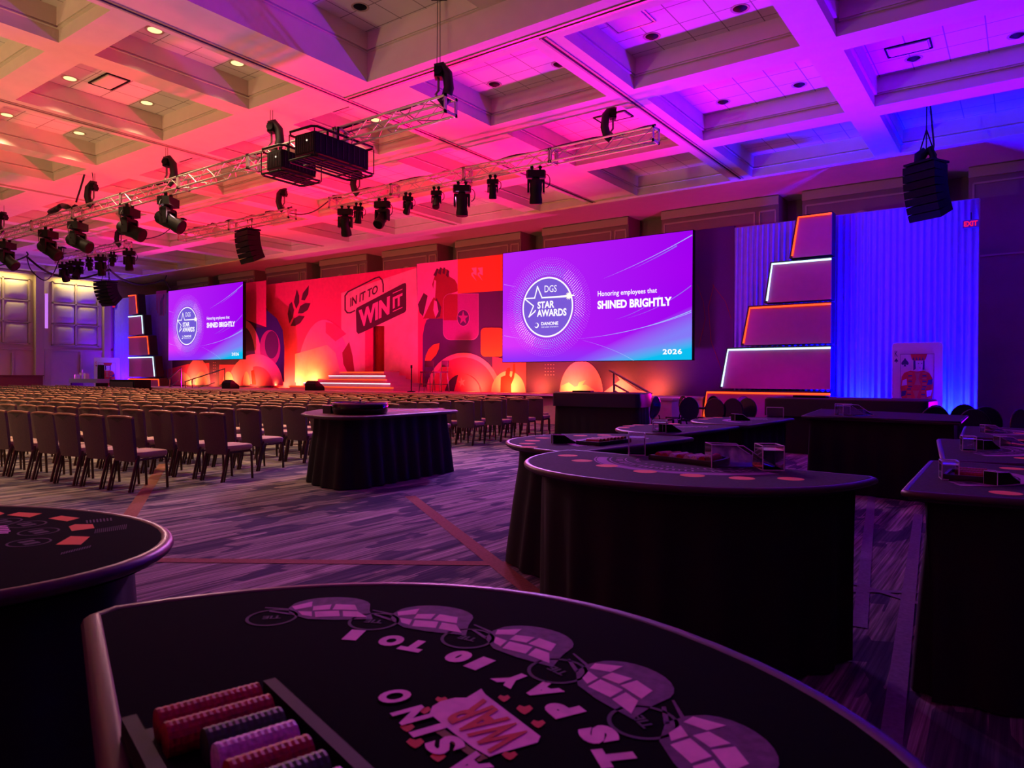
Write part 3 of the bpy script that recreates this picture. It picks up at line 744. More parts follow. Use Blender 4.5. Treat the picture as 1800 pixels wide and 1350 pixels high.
LAYN = [0]
def shape(mb, pts, lay, mi, Y=YB):
    """printed shape on the backdrop given by picture points; lay orders the overlaps"""
    LAYN[0] += 1; P = [Yp(x, y, Y) for x, y in pts]; y0 = Y-.003*lay-.00003*LAYN[0]
    mb.wallprism([(p.x, p.z) for p in P], y0-.003, y0+.001, mi)
def ell(cx, cy, rx, ry, a0=0, a1=360, n=40):
    return [(cx+rx*math.cos(math.radians(a0+(a1-a0)*k/n)), cy-ry*math.sin(math.radians(a0+(a1-a0)*k/n))) for k in range(n+(0 if a1-a0 >= 360 else 1))]
def rrect(x0, y0, x1, y1, r, cor=(1, 1, 1, 1), sk=0):
    """tl, tr, br, bl rounded; sk = slope of the top and bottom edges"""
    out = []
    for (cx, cy, a, on) in ((x0, y0, 180, cor[0]), (x1, y0, 90, cor[1]), (x1, y1, 0, cor[2]), (x0, y1, -90, cor[3])):
        if not on: out.append((cx, cy)); continue
        sx = 1 if cx == x0 else -1; sy = 1 if cy == y0 else -1
        for k in range(7):
            t = math.radians(a-90*k/6); out.append((cx+sx*r+r*math.cos(t), cy+sy*r*1.1-r*1.1*math.sin(t)))
    return [(x, y+(x-x0)*sk) for x, y in out]
def star(cx, cy, R, r, ry=1., rot=90, n=5):
    return [(cx+(R if k % 2 == 0 else r)*math.cos(math.radians(rot+k*180/n)), cy-(R if k % 2 == 0 else r)*ry*math.sin(math.radians(rot+k*180/n))) for k in range(2*n)]
MA = [A_PURP, A_RED, A_PINK, A_ORAN, A_MAGE, A_DRED, A_DARK, A_LINE, A_WALL, A_INDI]
PU, RE, PI_, OR, MG, DR, DK, LN, WL, IN = range(10)

# right printed flat (from the wavy edge beside the middle to the curtain)
b = MB()
edge = [(732, 463), (733, 510), (734, 538), (739, 552), (747, 560), (750, 562), (746, 573), (743, 590), (743, 640), (743, 692)]
out = [Yp(x, y, YB) for x, y in edge]; poly = [(p.x, p.z) for p in out]; poly[-1] = (poly[-1][0], SZ)
TOPZ = 6.2; poly[0] = (poly[0][0], TOPZ)
b.wallprism(poly+[(-7.4, SZ), (-7.4, TOPZ)], YB, YB+.12, PU)
shape(b, [(733, 464), (805, 456), (805, 516), (782, 517), (779, 530), (760, 558), (750, 562), (739, 552), (734, 538)], 1, PI_)
shape(b, [(744, 560), (757, 532), (764, 520), (760, 500), (764, 486), (770, 474), (778, 472), (788, 474), (790, 486), (800, 492), (804, 500), (805, 512), (790, 517), (782, 520), (779, 560)], 2, DR)
for q in ([(762, 484), (768, 472), (771, 473), (767, 486)], [(770, 480), (774, 470), (777, 471), (775, 483)], [(778, 480), (780, 470), (783, 471), (782, 482)], [(784, 484), (787, 474), (790, 477), (788, 488)],
          [(767, 560), (764, 530), (768, 524), (776, 540), (774, 556)], [(735, 535), (745, 515), (752, 520), (744, 556), (738, 550)]): shape(b, q, 3, DK)
for q in ([(762, 545), (764, 528), (768, 530), (771, 548), (766, 558)], [(760, 520), (764, 492), (767, 494), (765, 524)]): shape(b, q, 4, PI_)
shape(b, [(805, 456), (884, 447), (884, 511), (805, 516)], 4, OR)
for dx in (0, 11): shape(b, [(829+dx, 471), (838+dx, 470), (838+dx, 484), (831+dx, 481), (838+dx, 494), (829+dx, 484), (829+dx, 480), (833+dx, 478)], 5, WL)
shape(b, rrect(779.3, 516, 842, 598, 13, (1, 0, 1, 1)), 5, LN); shape(b, rrect(780, 517, 841.2, 597, 13, (1, 0, 1, 1)), 6, MG)
shape(b, rrect(780, 517, 805, 563, 12, (1, 0, 0, 0)), 7, DR)
shape(b, ell(815, 559, 11, 14.8), 7, LN); shape(b, ell(815, 559, 10.2, 14), 8, PU); shape(b, star(815, 559, 9.5, 3.8, 1.35), 9, MG)
shape(b, rrect(845.5, 576, 886, 627, 8), 5, OR)
shape(b, [(747, 637), (749, 625), (754, 614), (762, 606), (773, 603), (772, 613), (767, 624), (758, 634)], 5, OR)
def arch(mb, cx, by, R, H, r, h, lay, mi):
    o = ell(cx, by, R, H, 0, 180, 30); i_ = ell(cx, by, r, h, 0, 180, 30)[::-1]
    P = [Yp(x, y, YB) for x, y in o+i_]; n = 31; y0 = YB-.003*lay-.003
    mb.add([(p.x, y0, p.z) for p in P], [(k+1, k, 2*n-1-k, 2*n-2-k) for k in range(n-1)], mi)
arch(b, 815, 694, 66, 74, 58, 66, 4, PI_); arch(b, 815, 694, 58, 66, 33, 37, 4, RE)
shape(b, ell(812, 693, 33, 36, 0, 100, 20)+[(797, 693)], 5, RE); shape(b, star(812, 672, 7, 2.6, 1.35, 100), 6, PI_)
shape(b, [(866, 627), (925, 637), (925, 694), (866, 694)], 3, RE)
shape(b, ell(894, 690, 30, 38, 0, 180), 5, WL)
# printed dancer with one raised arm
shape(b, [(881, 693), (883, 675), (885, 668), (889, 660), (890, 651), (893, 647), (897, 647), (897, 655), (896, 660), (899, 664), (901, 660), (902, 650), (903, 640), (905, 640), (906, 652), (904, 664), (899, 676), (899, 692)], 7, DR)
shape(b, [(881, 663), (889, 660), (887, 666), (884, 680), (882, 692), (880, 691)], 7, DR)
for i in range(4):
    for j in range(4): shape(b, ell(959+i*4.9, 641+j*6, .9, .9, n=8), 4, LN)
shape(b, ell(1022, 692, 38, 58, 0, 180), 3, PI_)
shape(b, [(1010, 694), (1018, 672), (1030, 668), (1012, 694)], 4, WL); shape(b, [(985, 694), (987, 678), (1000, 672), (1010, 680), (1030, 676), (1060, 694)], 4, WL)
shape(b, [(1055, 694), (1090, 668), (1085, 660), (1120, 685), (1150, 694)], 3, PI_)
shape(b, [(1218, 640), (1230, 560), (1236, 520), (1240, 522), (1234, 560), (1224, 640)], 3, DR) if False else None
for q in ([(1255, 500), (1245, 540), (1250, 600), (1268, 650)], [(1225, 500), (1236, 530), (1240, 560), (1228, 610)], [(1252, 500), (1275, 530), (1285, 560)]):
    for k in range(len(q)-1):
        (xa, ya), (xb, yb) = q[k], q[k+1]; shape(b, [(xa, ya), (xa+.8, ya), (xb+.8, yb), (xb, yb)], 3, DR)
b.m = [m_ for m_ in b.m]
o = b.build('printed_backdrop', MA)
tag(o, 'right printed backdrop flat with purple ground, arch, squares and an orange leaf', 'backdrop', 'printed stage backdrops')

# middle flat, set back, with the title
YM = 22.6
b = MB(); TZ = 6.25
zt = lambda x: Yp(x, 0, YM)
b.wallprism([(-33.2, SZ), (-24.3, SZ), (-24.3, 3.9), (-23.5, 3.9), (-23.5, SZ), (-20.6, SZ), (-20.6, TZ), (-33.2, TZ)], YM, YM+.12, RE)
def shm(pts, lay, mi): shape(b, pts, lay, mi, YM)
shm([(600, 515), (735, 470), (735, 690), (676, 690), (676, 573), (656, 573), (656, 688), (600, 688)], 1, WL)
shm([(642, 573), (656, 573), (656, 660), (642, 660)], 2, RE)
for q in ([(509, 569), (506, 552), (509, 535), (513, 531), (517, 545), (515, 558)], [(517, 531), (522, 509), (526, 520), (526, 532), (521, 543)], [(530, 527), (533, 515), (543, 502), (542, 517), (536, 528)],
          [(524, 551), (528, 538), (537, 533), (546, 533), (541, 545), (532, 551)], [(511, 573), (517, 560), (526, 555), (536, 556), (528, 568), (519, 573)]): shm(q, 3, DK)
shm(ell(570, 690, 50, 128, 0, 180)+[(520, 690)], 2, PI_)
shm([(573, 566), (590, 570), (609, 587), (590, 600), (573, 585)], 3, RE); shm([(602, 620), (614, 601), (620, 625), (624, 660), (612, 656), (604, 640)], 3, DR) ; shm([(519, 672), (519, 622), (545, 615), (575, 606), (590, 620), (600, 660), (600, 675)], 3, WL)
# IN IT TO: outlined tag, WIN IT: solid tag
def qd(pts): return [(lambda p: (p.x, YM-.02, p.z))(Yp(x, y, YM)) for x, y in pts]
ol = [(607, 520), (612, 513), (660, 489), (667, 487), (672, 492), (674, 500), (674, 513)]
ol2 = [(607, 520), (607, 545), (611, 550), (616, 550), (624, 546)]
for L_ in (ol, ol2):
    for k in range(len(L_)-1):
        (xa, ya), (xb, yb) = L_[k], L_[k+1]; dx, dy = xb-xa, yb-ya; l = math.hypot(dx, dy); nx, ny = -dy/l*1.1, dx/l*1.1
        ex, ey = dx/l*.6, dy/l*.6
        shm([(xa+nx-ex, ya+ny-ey), (xb+nx+ex, yb+ny+ey), (xb-nx+ex, yb-ny+ey), (xa-nx-ex, ya-ny-ey)], 4, DK)
shm([(626, 545), (628, 541), (708, 499), (713, 497.5), (714.5, 500), (714.5, 545), (712, 549), (636, 585), (630, 587), (627, 583)], 4, DK)
put_text(b, 'IN IT TO', qd([(616, 540), (664, 515), (665, 500), (616.5, 524)]), DK, .02)
put_text(b, 'WIN', qd([(632, 577), (685, 552), (686, 520), (631, 546)]), PI_, .05)
put_text(b, 'IT', qd([(691, 543), (708, 535), (708, 515), (691, 523)]), PI_, .04)
for (ya, yb) in ((515, 508), (547, 540)): shm([(691, ya), (708, yb-.5), (708, yb+1), (691, ya+1.5)], 6, PI_)
o = b.build('printed_backdrop', MA); tag(o, 'middle pink backdrop flat with the tilted title IN IT TO WIN IT and a leaf sprig', 'backdrop', 'printed stage backdrops')
b = MB(); n = 26; w0, w1 = -24.35, -23.45
b.add([(w0+(w1-w0)*k/n, 22.85+.05*math.sin(k*1.7), z) for z in (SZ, 4.0) for k in range(n+1)], [(k, k+1, n+2+k, n+1+k) for k in range(n)])
o = b.build('door_curtain', SLITM, smooth=60); tag(o, 'narrow red curtain behind the doorway above the lit steps', 'curtain')
# left printed flat
b = MB(); b.wallprism([(-40.5, SZ), (-31.0, SZ), (-31.0, 4.2), (-31.6, 5.0), (-31.9, 6.25), (-40.5, 6.25)], YB, YB+.12, PU)
shape(b, [(427, 498), (468, 493), (468, 575), (427, 560)], 1, RE); shape(b, [(469, 545), (487, 560), (497, 580), (500, 610), (500, 672), (427, 672), (427, 576), (469, 576)], 2, IN)
shape(b, ell(427, 640, 34, 78, -20, 90), 3, PI_); shape(b, ell(427, 632, 22, 58, -20, 90)+[(427, 632)], 4, PU); shape(b, ell(475, 612, 18, 32), 3, MG); shape(b, ell(478, 606, 12, 24), 4, PU)
shape(b, ell(450, 678, 48, 56, 0, 180), 5, PI_); shape(b, ell(452, 678, 28, 34, 0, 180), 6, RE)
shape(b, [(275, 512), (293, 510), (293, 545), (290, 555), (280, 555), (275, 545)], 2, MG); shape(b, [(282, 553), (282, 530), (288, 517), (290, 518), (286, 532), (286, 553)], 3, PU)
shape(b, [(284, 652), (330, 640), (368, 638), (368, 676), (284, 676)], 2, RE); shape(b, ell(348, 676, 22, 46, 0, 180), 3, PI_)
for i in range(2):
    for j in range(5): shape(b, ell(376+i*3, 637+j*5, .8, .8, n=8), 4, LN)
shape(b, [(386, 641), (413, 641), (413, 662), (386, 676)], 3, RE); shape(b, [(432, 640), (446, 640), (444, 675), (432, 675)], 7, PI_); shape(b, [(442, 652), (447, 650), (451, 676), (444, 676)], 8, DR)
for x0_, x1_ in ((296, 338), (344, 366), (392, 412), (428, 440)): shape(b, ell((x0_+x1_)/2, 677, (x1_-x0_)/2, 24, 0, 180, 16), 8, WL)
o = b.build('printed_backdrop', MA); tag(o, 'left printed backdrop flat partly hidden behind the left screen', 'backdrop', 'printed stage backdrops')

# ------------------------------------------------------------------ screens
def pu(x, y):                            # place on the right screen (0..1) of a picture point
    p = Yp(x, y, YS); return ((p.x+15.64)/7.28, (p.z-2.01)/3.99)
def screen(label, x0, z0, W, H):
    t = thing('led_screen', label, 'screen', (x0, YS, z0), 0, 'award screens')
    b = MB(); b.box((W/2, .09, H/2), (W+.04, .16, H+.04)); b.build('cabinet', BLACK, t)
    for xx in (.18, .5, .82):
        b = MB(); b.box((W*xx, .555, H*.5), (.1, .78, .1)); b.build('wall_bracket', BLACK, t)
    m = MB(); m.quad((0, 0, 0), (W, 0, 0), (W, 0, H), (0, 0, H)); o = m.build('picture_panel', SCREEN, t)
    uvl = o.data.uv_layers.new(name='UVMap')
    for lp, uv in zip(uvl.data, ((0, 0), (1, 0), (1, 1), (0, 1))): lp.uv = uv
    P = lambda u, v, d: (u*W, -d, v*H)
    # soft streaks of light
    m = MB()
    def streak(pts, w0, w1, mi, d=.002):
        Q = [pu(*p) for p in pts]; n = len(Q)
        if n == 3:
            a, b_, c = Q; Q = [(a[0]*(1-s)**2+2*b_[0]*s*(1-s)+c[0]*s*s, a[1]*(1-s)**2+2*b_[1]*s*(1-s)+c[1]*s*s) for s in [k/14 for k in range(15)]]
        for k in range(len(Q)-1):
            wa = w0+(w1-w0)*k/(len(Q)-1); wb = w0+(w1-w0)*(k+1)/(len(Q)-1)
            m.quad(P(Q[k][0], Q[k][1]-wa, d), P(Q[k+1][0], Q[k+1][1]-wb, d), P(Q[k+1][0], Q[k+1][1]+wb, d), P(Q[k][0], Q[k][1]+wa, d), mi)
    streak([(1060, 490), (1140, 458), (1217, 413)], 0, .0035, 1); streak([(1110, 474), (1160, 450), (1190, 432)], .0, .005, 0, .0015)
    streak([(1012, 596), (1120, 587), (1215, 546)], .0, .0035, 1); streak([(1060, 590), (1150, 575), (1215, 549)], 0, .0025, 1)
    streak([(1100, 560), (1160, 545), (1215, 502)], 0, .0035, 0); streak([(1020, 597), (1080, 612), (1114, 634)], .0, .002, 1)
    streak([(886, 500), (900, 503), (910, 505)], .002, 0, 2); streak([(886, 590), (905, 594), (925, 596)], .002, 0, 2)
    streak([(1080, 562), (1130, 548), (1160, 520)], 0, .004, 0)
    m.build('light_streaks', [E_STRK, E_STRK2, E_LIDOT], t)
    # halftone halo of dots, then ring and badge
    c = (.2685, .4790); S = W/H
    m = MB(); rnd = random.Random(3)
    for ring_ in range(11):
        rr = .160+.0078*ring_; n = int(2*PI*rr/.0115)
        for k in range(n):
            a = 2*PI*(k+(ring_ % 2)*.5)/n; sz = .0026*(1-.055*ring_)
            u_, v_ = c[0]+rr*math.cos(a), c[1]+rr*S*math.sin(a)
            warm = (math.cos(a-.35) > .8 or math.cos(a-3.9) > .93)
            mi = 1 if warm and ring_ < 7 else (0 if ring_ < 6 else 2)
            m.add([P(u_+sz*math.cos(q*PI/3), v_+sz*S*math.sin(q*PI/3), .003) for q in range(6)], [tuple(range(6))], mi)
    m.build('halftone_dots', [E_CYDOT, E_TEXT, E_LIDOT], t)
    m = MB(); n = 64
    circ = lambda r_, d: [P(c[0]+r_*math.cos(2*PI*k/n), c[1]+r_*S*math.sin(2*PI*k/n), d) for k in range(n)]
    m.add(circ(.157, .0035), [tuple(range(n))], 1)
    m.add(circ(.146, .004), [tuple(range(n))], 0); m.add(circ(.1385, .005), [tuple(range(n))], 2)
    m.build('round_badge', [E_TEXT, mat('badge_halo', (150, 60, 230), emit=1.), E_BADGE], t)
    m = MB()
    def line(pts, w_, mi=0, d=.007):
        Q = [pu(*p) for p in pts]
        for k in range(len(Q)-1):
            a = Vector((Q[k][0]*W, Q[k][1]*H)); e = Vector((Q[k+1][0]*W, Q[k+1][1]*H)); dd = (e-a).normalized()*w_/2; nn = Vector((-dd.y, dd.x))
            a2, e2 = a-dd, e+dd
            m.quad(*[(q.x, -d, q.y) for q in (a2-nn, e2-nn, e2+nn, a2+nn)], mi)
    line([(1003, 521), (953, 523.5), (945, 504), (940, 524), (922, 525), (938, 538), (930, 557), (940, 548), (941, 546)], .045)
    line([(953, 523.5), (1008, 519)], .045)
    m.build('star_outline', E_TEXT, t)
    m = MB(); q0 = pu(1000, 520); k_ = 24
    for rr, mi in ((.020, 0), (.010, 1)):
        m.add([P(q0[0]+rr*math.cos(2*PI*k/k_)*(1 if k % 2 else .6), q0[1]+rr*S*math.sin(2*PI*k/k_)*(1 if k % 2 else .6), .008+mi*.001) for k in range(k_)], [tuple(range(k_))], mi)
    m.build('lens_glint', [E_FLARE, E_TEXT], t)
    m = MB()
    def tx(s, quad, bold, mi=0, sp=1.): 
        mm = MB(); put_text(mm, s, [P(*pu(*q), .009) for q in quad], mi, bold, 3, sp); mm.build('lettering', E_TEXT, t)
    tx('DGS', [(957.5, 514), (978.5, 513), (979, 501), (957.5, 502)], 0)
    tx('STAR', [(945, 543), (974.5, 541), (975, 528), (945, 530.5)], .035); tx('AWARDS', [(944, 557), (996, 555), (996, 541.5), (944, 544.5)], .035)
    tx('DANONE', [(951.5, 572), (981.5, 571), (981.5, 565), (951.5, 566)], .03); tx('ONE PLANET. ONE HEALTH', [(951.5, 576.3), (981.5, 575), (981.5, 573), (951.5, 574)], .01)
    tx('Honoring employees that', [(1051, 524), (1155, 517), (1155, 506), (1051, 512)], .01, sp=1.0)
    tx('SHINED BRIGHTLY', [(1050.5, 543.5), (1181, 537.5), (1181, 521.5), (1050.5, 529)], .04)
    tx('2026', [(1165, 623), (1199, 622.5), (1199, 613), (1165, 613.5)], .03, sp=1.1)
    # crescent mark beside the small name
    a = pu(943.5, 572); rr = .013
    pts = [P(a[0]+rr*math.cos(q), a[1]+rr*S*math.sin(q), .009) for q in [math.radians(-150+k*20) for k in range(15)]]
    pts2 = [P(a[0]-.003+rr*.72*math.cos(q), a[1]+.003+rr*.72*S*math.sin(q), .009) for q in [math.radians(-150+k*20) for k in range(15)]]
    m.add(pts+pts2, [(k, k+1, 16+k, 15+k) for k in range(14)])
    m.build('crescent_mark', E_TEXT, t)
screen('right award screen, larger one, showing STAR AWARDS and SHINED BRIGHTLY', -15.64, 2.01, 7.28, 3.99)
screen('left award screen with the same badge, further away beside the left tower', -39.05, 2.32, 7.1, 3.88)

# ------------------------------------------------------------------ light towers
def tower(label, mir, dz):
    t = thing('stepped_tower', label, 'stage tower', (0, YS, 0), 0, 'stepped light towers')
    tiers = [((1400, 378), (1387, 450), 1465, 4.86, 6.05), ((1354, 459), (1343, 529), 1461, 3.63, 4.80), ((1315, 536), (1302, 604), 1458, 2.42, 3.57), ((1277, 609), (1264, 677), 1455, 1.14, 2.36), ((1240, 684), (1231, 740), 1452, .0, 1.08)]
    D = .45
    for i, (tl, bl, rx, z0, z1) in enumerate(tiers):
        xa, xb, xr = Yp(*tl, YS).x, Yp(*bl, YS).x, Yp(rx, 600, YS).x-.0
        xr = -4.36
        P = [(xb, z0), (xr, z0), (xr, z1), (xa, z1)]
        e = .07; Q = [(xb+e+.03, z0), (xr, z0), (xr, z1-e), (xa+e, z1-e)]
        if mir: P = [(-47.86-x, z) for x, z in P]; Q = [(-47.86-x, z) for x, z in Q]
        zo = dz if not (i == 4) else dz
        P = [(x, z+dz if not (i == 4 and z == 0) else z) for x, z in P]; Q = [(x, z+dz if not (i == 4 and z == 0) else z) for x, z in Q]
        b = MB(); b.wallprism(P, 0, D, 0); blk = b.build('tier', TOWEDG, t)
        b = MB(); b.wallprism(Q, -.03, 0.0, 0); b.build('face_panel', TOWERM, blk)
        pts = [(Q[3][0], Q[3][1]), (Q[2][0], Q[2][1])]
        b = MB(); r_ = .028
        b.tube([(Q[0][0], -.06, Q[0][1]+.05), (Q[3][0], -.06, Q[3][1]), (Q[2][0], -.06, Q[2][1])], r_, 8); b.build('light_strip', E_RED if i % 2 == 0 else E_CYAN, blk)
tower('right stepped tower of five pink blocks edged with orange and ice-white light strips', False, 0)
tower('left stepped tower of five blocks edged with light strips, beside the left screen', True, .24)

# ------------------------------------------------------------------ curtains
def curtain(label, x0, x1, y, h, amp=.05, per=.16):
    rnd = random.Random(int(x0*10)); n = int((x1-x0)/per*6); vs = []; ph = 0
    xs = []; ys = []
    for k in range(n+1):
        ph += 2*PI/6*rnd.uniform(.7, 1.3); xs.append(x0+(x1-x0)*k/n); ys.append(amp*math.sin(ph))
    b = MB(); zs = [0, h*.15, h*.5, h*.85, h]; am = [1.2, 1.0, .9, .8, .35]
    b.add([(x, y+yy*a, z) for z, a in zip(zs, am) for x, yy in zip(xs, ys)], [(r_*(n+1)+k, r_*(n+1)+k+1, (r_+1)*(n+1)+k+1, (r_+1)*(n+1)+k) for r_ in range(4) for k in range(n)])
    t = thing('pipe_and_drape_curtain', label, 'curtain', (0, 0, 0), 0, 'sheer wing curtains')
    b.build('drape', CURT, t, smooth=80)
    b = MB(); b.tube([(x0, y+.05, h), (x1, y+.05, h)], .03, 8)
    b.build('top_pipe', ALU, t)
    for x in (x0, x1):
        b = MB(); b.tube([(x, y+.06, 0), (x, y+.06, h)], .025, 8); b.build('upright', ALU, t)
curtain('tall blue-lit sheer curtain right of the right tower', -4.5, -1.02, 22.0, 6.12)
curtain('tall violet-lit sheer curtain between the right tower and the printed backdrop', -7.42, -4.5, 22.0, 6.12)
curtain('tall blue-lit sheer curtain at the far left behind the left tower', -47.6, -43.4, 22.0, 6.35)
curtain('tall violet-lit sheer curtain between the left tower and left screen', -43.4, -40.45, 22.0, 6.35)

def exit_sign(label, p, s):
    t = thing('exit_sign', label, 'exit sign', p, 0, 'red exit signs')
    b = MB(); b.box((0, .04, 0), (.46*s, .05, .26*s)); b.build('housing', mat('exit_housing', (120, 60, 130), .4), t)
    b = MB(); put_text(b, 'EXIT', [(-.19*s, -.004, -.085*s), (.19*s, -.004, -.085*s), (.19*s, -.004, .085*s), (-.19*s, -.004, .085*s)], 0, .03)
    b.build('lettering', E_EXIT, t)
    b = MB(); b.tube([(0, .06, .13*s), (0, .06, .3)], .012, 6); b.build('bracket', BLACK, t)
p = Yp(1706.5, 393, 21.88); exit_sign('small glowing red exit sign high on the right edge of the blue curtain', p, .78)
p = Yp(200, 538, 21.88); exit_sign('small glowing red exit sign high on the far left blue curtain', p, .9)

# ------------------------------------------------------------------ giant playing cards
def giant_card(label, x, y, rz, w_=1.18, h_=2.12, suit='spade'):
    t = thing('giant_playing_card', label, 'playing card', (x, y, 0), rz, 'giant playing card props')
    def rr(w, h, r, x0=0, z0=0):
        out = []
        for cx, cz, a in ((w/2-r, h-r, 0), (-w/2+r, h-r, 90), (-w/2+r, r, 180), (w/2-r, r, 270)):
            for k in range(7): q = math.radians(a+15*k); out.append((x0+cx+r*math.cos(q), z0+cz+r*math.sin(q)))
        return out
    b = MB(); b.wallprism(rr(w_, h_, .09, 0, .02), -.02, .02); b.build('board', CARDW, t)
    m = MB(); Y_ = -.023
    def pl(pts, mi, d=0): m.wallprism([(px*w_, pz*h_+.02) for px, pz in pts], Y_-d*.002, Y_+.003, mi)
    # thin border lines
    for a in (((-.33, .87), (.33, .87)), ((-.33, .1), (.33, .1))): pl([(a[0][0], a[0][1]), (a[1][0], a[0][1]), (a[1][0], a[0][1]+.004), (a[0][0], a[0][1]+.004)], 1)
    for xx in (-.33, .33): pl([(xx, .1), (xx+.006, .1), (xx+.006, .874), (xx, .874)], 1)
    def spade(cx, cz, s, d=1):
        k_ = s*w_/h_
        if suit == 'spade':
            h = [(0, .95), (.22, .55), (.5, .2), (.62, -.08), (.55, -.32), (.34, -.4), (.12, -.28), (.07, -.25), (.22, -.68)]
        else: h = [(0, .9), (.5, .1)]
        low = [] if suit == 'spade' else [(0, -.7)]
        pts = h+low+[(-a, b_) for a, b_ in reversed(h[1:])]
        pl([(cx+a*s*.8, cz+b_*k_*.8) for a, b_ in pts], 1 if suit == 'spade' else 0, d)
    for sgn in (1, -1):
        def S(pts): return pts if sgn == 1 else [(-x_, 1-z_) for x_, z_ in pts]
        put_text(m, 'K', [(q[0]*w_, Y_-.004, q[1]*h_+.02) for q in (S([(-.44, .845), (-.38, .845), (-.38, .91), (-.44, .91)]))], 1 if suit == 'spade' else 0, -.0)
        if sgn == 1: spade(-.41, .80, .075); spade(-.235, .775, .15)
        # crown, face, beard, robe: flat heraldic figure printed twice, head to head
        pl(S([(-.13, .87), (.20, .87), (.17, .815), (.14, .80), (-.07, .80), (-.1, .815)]), 0, 1)
        for k in range(4): pl(S([(-.085+k*.06, .805), (-.045+k*.06, .805), (-.065+k*.06, .845)]), 1, 2)
        pl(S([(-.03, .80), (.12, .80), (.12, .72), (.09, .69), (.03, .68), (-.02, .72)]), 3, 1)
        for ex in (.02, .08): pl(S([(ex, .765), (ex+.025, .765), (ex+.025, .772), (ex, .772)]), 1, 2)
        pl(S([(.035, .722), (.085, .722), (.06, .712)]), 0, 2)
        pl(S([(-.07, .80), (-.03, .80), (-.02, .71), (-.07, .69)]), 1, 1); pl(S([(.12, .80), (.15, .80), (.15, .70), (.11, .70)]), 1, 1)
        pl(S([(-.30, .62), (-.25, .665), (-.13, .69), (.0, .68), (.13, .69), (.24, .665), (.30, .61), (.32, .5), (-.32, .5)]), 0, 1)
        for q in ((-.17, -.09), (.11, .19)):
            for k in range(6): pl(S([(q[0], .67-k*.03), (q[1], .67-k*.03), (q[1], .655-k*.03), (q[0], .655-k*.03)]), 1 if k % 2 else 2, 2)
        pl(S([(-.05, .67), (.07, .67), (.03, .60), (.08, .53), (-.05, .53), (-.01, .60)]), 2, 2)
        pl(S([(-.28, .58), (-.2, .60), (-.19, .53), (-.3, .52)]), 3, 3); pl(S([(.22, .585), (.31, .60), (.3, .54), (.2, .53)]), 1, 3)
    m.build('printed_king', [CARDR, CARDB, mat('card_gold_print', (190, 130, 90), .7), CARDW], t)
    b = MB(); b.prism([(-.3, 0), (.3, 0), (.3, .5), (-.3, .5)], 0, .03); b.build('foot', BLACK, t)
p = Yp(1612, 700, 21.4)
giant_card('giant king of spades card standing before the right blue curtain', p.x, 21.3, math.radians(6), 1.16, 2.38)
p = Yp(190, 650, 20.9)
giant_card('giant king card standing at the far left beside the sound desk', p.x-.15, 20.9, math.radians(48), 1.45, 2.55, 'diamond')

# ------------------------------------------------------------------ stage furniture
def handrail(label, pts, Y, posts):
    t = thing('stage_handrail', label, 'handrail', (0, 0, 0), 0, 'stage stair handrails')
    P = [Yp(x, y, Y) for x, y in pts]; b = MB(); b.tube(P, .028, 8); b.build('top_rail', STEEL, t, smooth=60)
    for (x, ya), zb in posts:
        q = Yp(x, ya, Y); b = MB(); b.tube([q, (q.x, q.y, zb)], .024, 8); b.build('post', STEEL, t)
    a, c = P[0].lerp(P[-1], .1), P[0].lerp(P[-1], .75); b = MB(); b.tube([(a.x, a.y, a.z-.5), (c.x, c.y, c.z-.5)], .02, 6); b.build('mid_rail', STEEL, t)
handrail('dark handrail of the right stage stairs, beside the chip tables', [(1071, 651), (1079, 655), (1139, 689), (1146, 693)], 18.3, (((1079, 656), .87), ((1139, 690), 0)))
handrail('dark handrail further back on the right stage stairs', [(1080, 676), (1105, 690)], 18.6, (((1080, 676), .87),))
handrail('pink handrail of the left stage stairs in front of the left screen', [(325, 671), (338, 666.5), (395, 648)], 18.6, (((326, 671), .0), ((338, 667), 0), ((395, 648), .87)))
handrail('dark handrail leaning left of the left stage stairs', [(296, 666), (319, 646)], 19.0, (((298, 667), .5), ((318, 648), .87)))
for (px0, dx, lab) in ((1108, 1.6, 'carpeted stairs at the right end of the stage'), (360, -1.6, 'pink stairs at the left end of the stage')):
    x = Yp(px0, 690, 18.2).x; t = thing('stage_stairs', lab, 'stairs', (x, 17.85, 0), 0, 'stage end stairs')
    for k in range(4):
        b = MB(); b.box((0, k*.0, .11+.2*k), (1.2, .9-.2*k, .22)) if False else b.box((0, -.3+.28*k/2, .1+.21*k), (1.3, 1.2-.28*k, .21)); b.build('tread', STAGEF, t)

def bar_stool(label, x, y, rz):
    t = thing('high_stool', label, 'stool', (x, y, SZ), rz, 'tall stools on the stage')
    b = MB(); b.box((0, 0, .76), (.42, .38, .05)); b.build('seat', A_DARK, t)
    for sx in (-1, 1):
        for sy in (-1, 1): b = MB(); b.tube([(sx*.18, sy*.16, .75), (sx*.24, sy*.22, 0)], .016, 6); b.build('leg', STEEL, t)
        b = MB(); b.tube([(sx*.19, .17, .76), (sx*.19, .2, 1.2)], .014, 6); b.build('back_post', STEEL, t)
    b = MB(); b.box((0, .2, 1.08), (.42, .03, .24)); b.build('backrest', A_DARK, t)
    b = MB(); b.tube([(-.22, -.2, .3), (.22, -.2, .3), (.22, .2, .3), (-.22, .2, .3)], .014, 6, closed=True); b.build('footrest', STEEL, t)
p = Yp(757, 692, 20.4); bar_stool('tall director stool on the stage, left of the pair by the arch print', p.x, 20.2, .3)
p = Yp(781, 692, 20.4); bar_stool('tall director stool on the stage, right of the pair by the arch print', p.x, 20.2, -.2)
p = Yp(723, 692, 19.6)
t = thing('stand_pole', 'slim dark pole on a round base at the stage edge right of the steps', 'stand', (p.x, 19.6, SZ))
